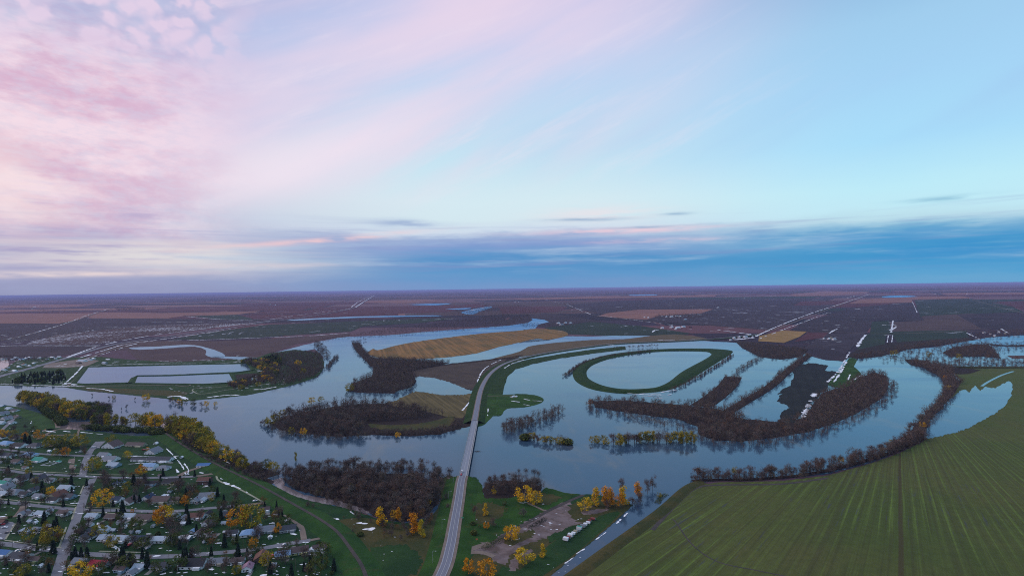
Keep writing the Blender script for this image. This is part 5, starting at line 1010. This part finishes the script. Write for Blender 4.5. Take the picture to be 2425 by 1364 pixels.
grove('in the town gardens', 'spruces in the town', T('c244,1222,22,1 c276,1222,18,1 c306,1342,36,1 c348,1344,42,1 c337,1322,29,.8 c440,1330,39,1.1 c452,1322,27,1 c433,1322,24,.9 c178,1324,32,1.1 c192,1322,29,1 c206,1324,31,1.1 c170,1328,24,1 c560,1208,22,1 c442,1218,27,1 c447,1240,26,1 c74,1140,22,1 c386,1128,21,1 c461,1128,16,1 c497,1150,19,1 c318,1190,21,1 c330,1188,19,1 c380,1140,16,1 c45,1240,22,1 c627,1205,19,1 c655,1205,21,.8 c660,1222,19,.8 c668,1224,21,.8 c560,1265,0.1,1 c425,1300,24,1 c70,1052,22,1.2 c62,1056,18,1.2 c640,1358,31,1 c690,1364,32,1 c585,1316,21,.9 c500,1315,24,1 c150,1200,19,1 c20,1120,19,1 c115,1355,24,1 c88,1302,19,1 c465,1260,21,1.1 c245,1125,14,1 c20,1195,16,.9 c405,1290,21,.8 c350,1228,16,1 c440,1175,21,1 c515,1175,24,1 c530,1190,21,1 c720,1352,24,1 c760,1330,21,1 c14,1338,19,1 c268,1200,18,1 c170,1172,21,1 c205,1150,18,1 c560,1285,22,.9 c575,1240,24,1'.replace(' c560,1265,0.1,1', '')), 300)
LT = []; rr2 = random.Random(11); tries = 0
TP = pts('0,1000 60,1010 110,1040 200,1060 235,1110 240,1135 320,1135 345,1120 460,1135 490,1140 510,1170 600,1180 650,1215 700,1240 720,1270 780,1300 800,1364 0,1364')
while len(LT) < 230 and tries < 9000:
    tries += 1; x_, y_ = rr2.uniform(0, 800), rr2.uniform(1005, 1372)
    if not inside([x_], [y_], TP)[0]: continue
    p = P(x_, y_)
    if any((p[0]-a)**2+(p[1]-b_)**2 < (r_+2.5)**2 for a, b_, r_ in HOUSES): continue
    if 92 < x_ < 190 and 1080 < y_ < 1122: continue
    if 205-(y_-1130)*.33-14 < x_ < 214-(y_-1130)*.33+12 and y_ > 1130: continue
    if any(abs(y_-np.interp(x_, [0, 100, 200, 300, 400, 500, 640, 740], r0)) < 6 for r0 in ([1112,1122,1128,1131,1131,1122,1105,1100], [1188,1199,1207,1209,1210,1203,1189,1180], [1287,1300,1311,1317,1318,1311,1295,1279])): continue
    if any((p[0]-a)**2+(p[1]-b_)**2 < 30 for a, b_ in LT): continue
    LT.append(p[:2])
L2 = []
for a, b_ in LT:
    px, py = to_px((a, b_, 0)); k = rr2.choice('bbbbbbrrgggcls'); hm = {'b': 12.5, 'r': 11, 'g': 11, 'c': 12, 'l': 11, 's': 3.5}[k]*rr2.uniform(.8, 1.45); L2.append((k, px, py, hm/mpp(px, py), rr2.uniform(.9, 1.3)))
for zone, f0 in (('in the upper town', lambda y_: y_ < 1125), ('between second and third street', lambda y_: 1125 <= y_ < 1200), ('between third and fourth street', lambda y_: 1200 <= y_ < 1300), ('below fourth street', lambda y_: y_ >= 1300)):
    grove(zone, 'yard trees '+zone, [t_ for t_ in L2 if f0(t_[2])], 300)
# cemetery evergreens
fill('in the cemetery at the left river', 'cemetery evergreens', '60,890 150,884 158,900 140,912 20,910', 'ccccs', 20, 11, (.7, 1), 31, 160)
# ------------------------------------------------------------------ snow and ice left on the ground: one mass
SV = []; SF = []
def blob(cx, cy, a, b_, ang, L=5.2, k=9, z0=0):
    n = len(SV); y_ = cy
    for i in range(k):
        t_ = 6.2832*i/k; q = random.uniform(.6, 1.15); u_, w_ = math.cos(t_)*a*q, math.sin(t_)*b_*q
        SV.append(lay((cx+u_*math.cos(ang)-w_*math.sin(ang), cy+u_*math.sin(ang)+w_*math.cos(ang), 0), L, z0))
    SF.append(tuple(range(n, n+k)))
def snowline(s, w_, brk=.25, L=5.2, step=7, z0=0):
    fr = frames(pts(s), 8); ls = [f[2] for f in fr]; W = np.array([f[0] for f in fr]); l = 0; st = step*max(1, W[:, 1].mean()/700)
    n = None; T_ = fr[-1][2]
    while l < T_:
        q = [np.interp(l, ls, W[:, i]) for i in (0, 1)]; q2 = [np.interp(min(T_, l+st), ls, W[:, i]) for i in (0, 1)]
        if random.random() > brk: blob((q[0]+q2[0])/2, (q[1]+q2[1])/2, st*.68, w_/2*random.uniform(.5, 1.4), math.atan2(q2[1]-q[1], q2[0]-q[0]), L, z0=z0)
        l += st
def flecks(s, n, a, seed=0, asp=.35, L=5.2, ang=0.0):
    r = random.Random(seed); p = pts(s); xs = [q[0] for q in p]; ys = [q[1] for q in p]; c_ = 0; t_ = 0
    while c_ < n and t_ < n*20:
        t_ += 1; x_, y_ = r.uniform(min(xs), max(xs)), r.uniform(min(ys), max(ys))
        if inside([x_], [y_], p)[0]:
            w = P(x_, y_); q = a*r.uniform(.4, 1.5); blob(w[0], w[1], q, q*asp, ang+r.uniform(-.3, .3), L, 7); c_ += 1
for s, w_, bk in [('0,911 60,912 140,915 200,916', 7, .05), ('207,868 300,864 400,862 500,861 590,857', 8, .1), ('208,872 195,885 180,903 176,907', 4, .1), ('195,868 180,885 158,905 150,912', 7, .05), ('150,912 165,908 178,912', 14, 0), ('205,920 240,922 265,927', 6, .1), ('398,941 415,938 430,940 442,946', 12, 0), ('490,942 520,938 540,936 560,936', 8, .1), ('600,923 625,922 650,917', 8, .05),
  ('105,869 130,869 185,868', 7, .1), ('0,821 40,820 120,820 235,820', 16, .1), ('160,847 190,836 224,824', 12, .05), ('250,817 300,806 380,793 480,780 560,770 640,760', 14, .12), ('190,848 250,830 300,816 380,805 480,790 560,778', 10, .2), ('296,822 340,812 420,800 520,786', 9, .3), ('135,868 200,852 250,838 290,825', 6, .4), ('640,757 700,748 760,740 830,731', 16, .3), ('842,728 865,712 885,700', 26, .25), ('832,727 850,714 880,700', 20, .3), ('0,808 60,796 150,770 200,752 260,734', 12, .4), ('0,817 60,812 150,798 220,784', 10, .4), ('440,751 520,757 598,758', 16, .1), ('360,765 440,764 540,762 600,760', 14, .2), ('400,808 500,805 620,800 730,796 822,789', 14, .1),
  ('600,742 700,738 770,737', 16, .3), ('600,752 640,750 700,747', 14, .3), ('1100,738 1160,725', 30, .4), ('1030,756 1075,754', 12, .3), ('855,768 900,766', 10, .6), ('580,768 620,768', 8, .5), ('1000,758 1078,755', 10, .5), ('690,758 840,751 1020,748', 12, .3), ('1790,797 1850,770 1930,740 2000,718 2060,698', 12, .15), ('1800,802 1880,772 1960,742', 9, .45), ('2160,715 2172,742', 9, .3), ('2115,760 2112,778 2110,788', 10, .1), ('2085,772 2100,770 2120,771', 10, .2), ('2108,783 2118,778 2122,774', 16, .1), ('2098,795 2108,795', 14, 0), ('2101,812 2104,795', 5, .2), ('2112,811 2114,795', 5, .2), ('2030,822 2040,806 2050,794', 14, .05), ('1960,905 1985,880 2000,855 2012,835', 7, .35), ('1975,905 1992,880 2004,858', 7, .35), ('2015,905 2030,895 2040,890', 7, .3), ('2008,900 2013,888', 5, .1), ('1900,990 1910,970 1922,945 1930,932', 11, .3), ('1964,790 1975,783 1983,780', 12, .1), ('2290,790 2310,800 2320,805', 12, .3), ('2370,780 2390,792', 10, .4), ('1290,709 1350,722', 10, .5), ('1340,720 1400,745', 9, .4), ('1400,745 1500,758 1590,770', 9, .4), ('1700,782 1760,790 1790,795', 12, .2), ('1740,805 1780,801', 22, .1), ('1660,783 1700,786', 9, .4), ('1545,787 1550,783 1556,782', 16, 0),
  ('1130,905 1142,880 1160,865 1185,853', 4.5, .15), ('1195,872 1215,860 1240,853', 6, .1), ('1268,842 1300,837', 7, .15), ('1310,833 1360,826', 5, .4), ('1095,972 1104,962 1110,954', 5, .1), ('1105,985 1112,972', 3.5, .2), ('1155,985 1156,968', 2.5, .3), ('1210,940 1222,940', 8, 0), ('1212,950 1228,952', 5, .1), ('1240,945 1250,947', 4, .2), ('1262,949 1280,950', 4, .1), ('1240,958 1250,960', 3, .2), ('1380,910 1400,921', 0.1, 1), ('1384,888 1392,902 1402,912', 3, .25), ('1388,868 1420,855', 3, .5), ('1485,932 1530,934 1560,930 1600,924', 6, .3), ('1520,938 1580,936 1600,930', 6, .5), ('1630,888 1655,868', 2.5, .2), ('1560,806 1660,804', 9, .2), ('1440,819 1455,817', 12, 0),
  ('391,1060 410,1078 432,1105 440,1125', 2.2, .1), ('392,1060 436,1098', 0.1, 1), ('436,1098 446,1112 444,1124', 2, .3), ('530,1142 550,1150 580,1160 598,1170', 4.5, .25), ('522,1132 540,1134', 7, .1), ('466,1118 478,1120', 5, .1), ('692,1222 712,1235 735,1248 758,1260', 4, .1), ('765,1264 780,1275 796,1296', 2, .1), ('530,1090 545,1098', 2, .1), ('575,1121 580,1123', 2, 0), ('75,1021 90,1019 128,1023', 5, .1), ('150,1021 172,1024', 6, .1), ('190,1024 215,1026 243,1029', 3, .1), ('118,1038 140,1038', 2.5, .3), ('68,980 82,982', 3, .2), ('72,1004 76,998', 3, .2), ('225,1112 222,1106', 0.1, 1), ('305,1099 360,1096 408,1096', 2.4, .15), ('302,1080 360,1081 400,1083 420,1080', 3, .15), ('418,1112 422,1118', 5, 0), ('258,1289 275,1297 286,1303', 3.5, .1), ('232,1238 236,1248', 3, 0), ('690,1263 705,1267', 3, .1), ('490,1322 496,1345', 0.1, 1),
  ('1306,1355 1330,1340 1355,1322 1385,1298', 1.4, .5), ('1365,1311 1384,1300', 1.8, .05), ('1412,1277 1440,1257', 1.6, .3), ('1455,1245 1470,1230 1485,1216', 2.4, .25), ('845,1300 855,1310 858,1296', 0.1, 1), ('848,1280 856,1292', 2.4, 0), ('845,1238 870,1240', 7, .2), ('860,1254 882,1252', 7, .1), ('828,1210 836,1216', 3.5, .1), ('785,1227 797,1229', 3, .1), ('895,1282 905,1284', 2, .2), ('876,1328 880,1333', 1.5, 0), ('1205,1232 1212,1236', 0.1, 1)]:
    if bk < 1: snowline(s, w_, bk)
flecks('560,842 640,850 660,880 640,910 600,890 600,870', 60, 7, 1); flecks('240,858 560,850 600,856 240,864', 46, 8, 2, .25); flecks('0,846 140,846 110,860 60,880 0,888', 46, 6, 3); flecks('10,888 160,884 150,910 0,910', 110, 3.2, 4, .5)
flecks('540,918 700,890 760,880 700,905 560,932', 26, 5, 5, .3); flecks('400,912 520,915 500,930 400,935', 20, 4, 6)
TL = '0,1000 60,1010 110,1040 200,1060 235,1110 240,1135 320,1135 345,1120 460,1135 490,1140 510,1170 600,1180 650,1215 700,1240 720,1270 780,1300 800,1364 0,1364'
flecks(TL, 420, 1.5, 7, .45); flecks(TL, 90, 3, 8, .4)
flecks('1130,960 1480,1340', 0, 1) if 0 else None
flecks('780,1215 900,1240 1000,1290 900,1340 820,1270', 10, 1.2, 9); flecks('1200,1240 1340,1200 1380,1230 1200,1300', 26, 1.5, 10); flecks('1290,1340 1400,1290 1340,1364', 10, 1, 11)
for i, (s, n_, a_) in enumerate([('0,770 240,760 300,770 60,810 0,806', 27, 16), ('240,775 560,765 480,785 200,812 100,815', 67, 12), ('600,760 1040,755 800,785 600,795', 27, 16), ('600,705 1000,700 1000,745 600,745', 18, 40), ('1300,700 2400,685 2400,740 1800,730 1300,745', 40, 45), ('1500,750 2050,730 2000,790 1700,780', 40, 22), ('1280,770 1640,780 1640,795 1300,795', 7, 14), ('0,715 600,700 560,740 0,740', 27, 45), ('2060,750 2420,745 2420,780 2100,785', 10, 18), ('1900,790 2040,800 2000,840 1900,830', 11, 10), ('1200,690 2425,680 2425,700 1200,705', 27, 110), ('0,708 1200,690 1200,702 0,718', 27, 90), ('2290,790 2425,785 2425,800 2300,808', 13, 10), ('1490,930 1600,924 1580,945 1500,945', 13, 7)]):
    flecks(s, n_, a_, 20+i, .22, ang=.1)
tag(link('snow', mesh_np('snow', SV, SF, [M['snow']])), 'patches of old white snow and ice lying on lawns, banks and fields', 'snow', kind='stuff')
# ------------------------------------------------------------------ haze
m = bpy.data.materials.new('haze_air'); m.use_nodes = True; n_ = m.node_tree
for q in list(n_.nodes):
    if q.type == 'BSDF_PRINCIPLED': n_.nodes.remove(q)
vo = n_.nodes.new('ShaderNodeVolumePrincipled'); vo.inputs['Density'].default_value = 2.2e-5; vo.inputs['Color'].default_value = (.40, .44, .80, 1); vo.inputs['Anisotropy'].default_value = 0
n_.links.new(vo.outputs[0], n_.nodes['Material Output'].inputs['Volume'])
hz = MB().box((0, 118000, (H+5-2)/2), (540000, 290000, H+5+2)).build('haze', m); hz['kind'] = 'stuff'; hz['label'] = 'pale blue evening haze over the plain'; hz['category'] = 'haze'
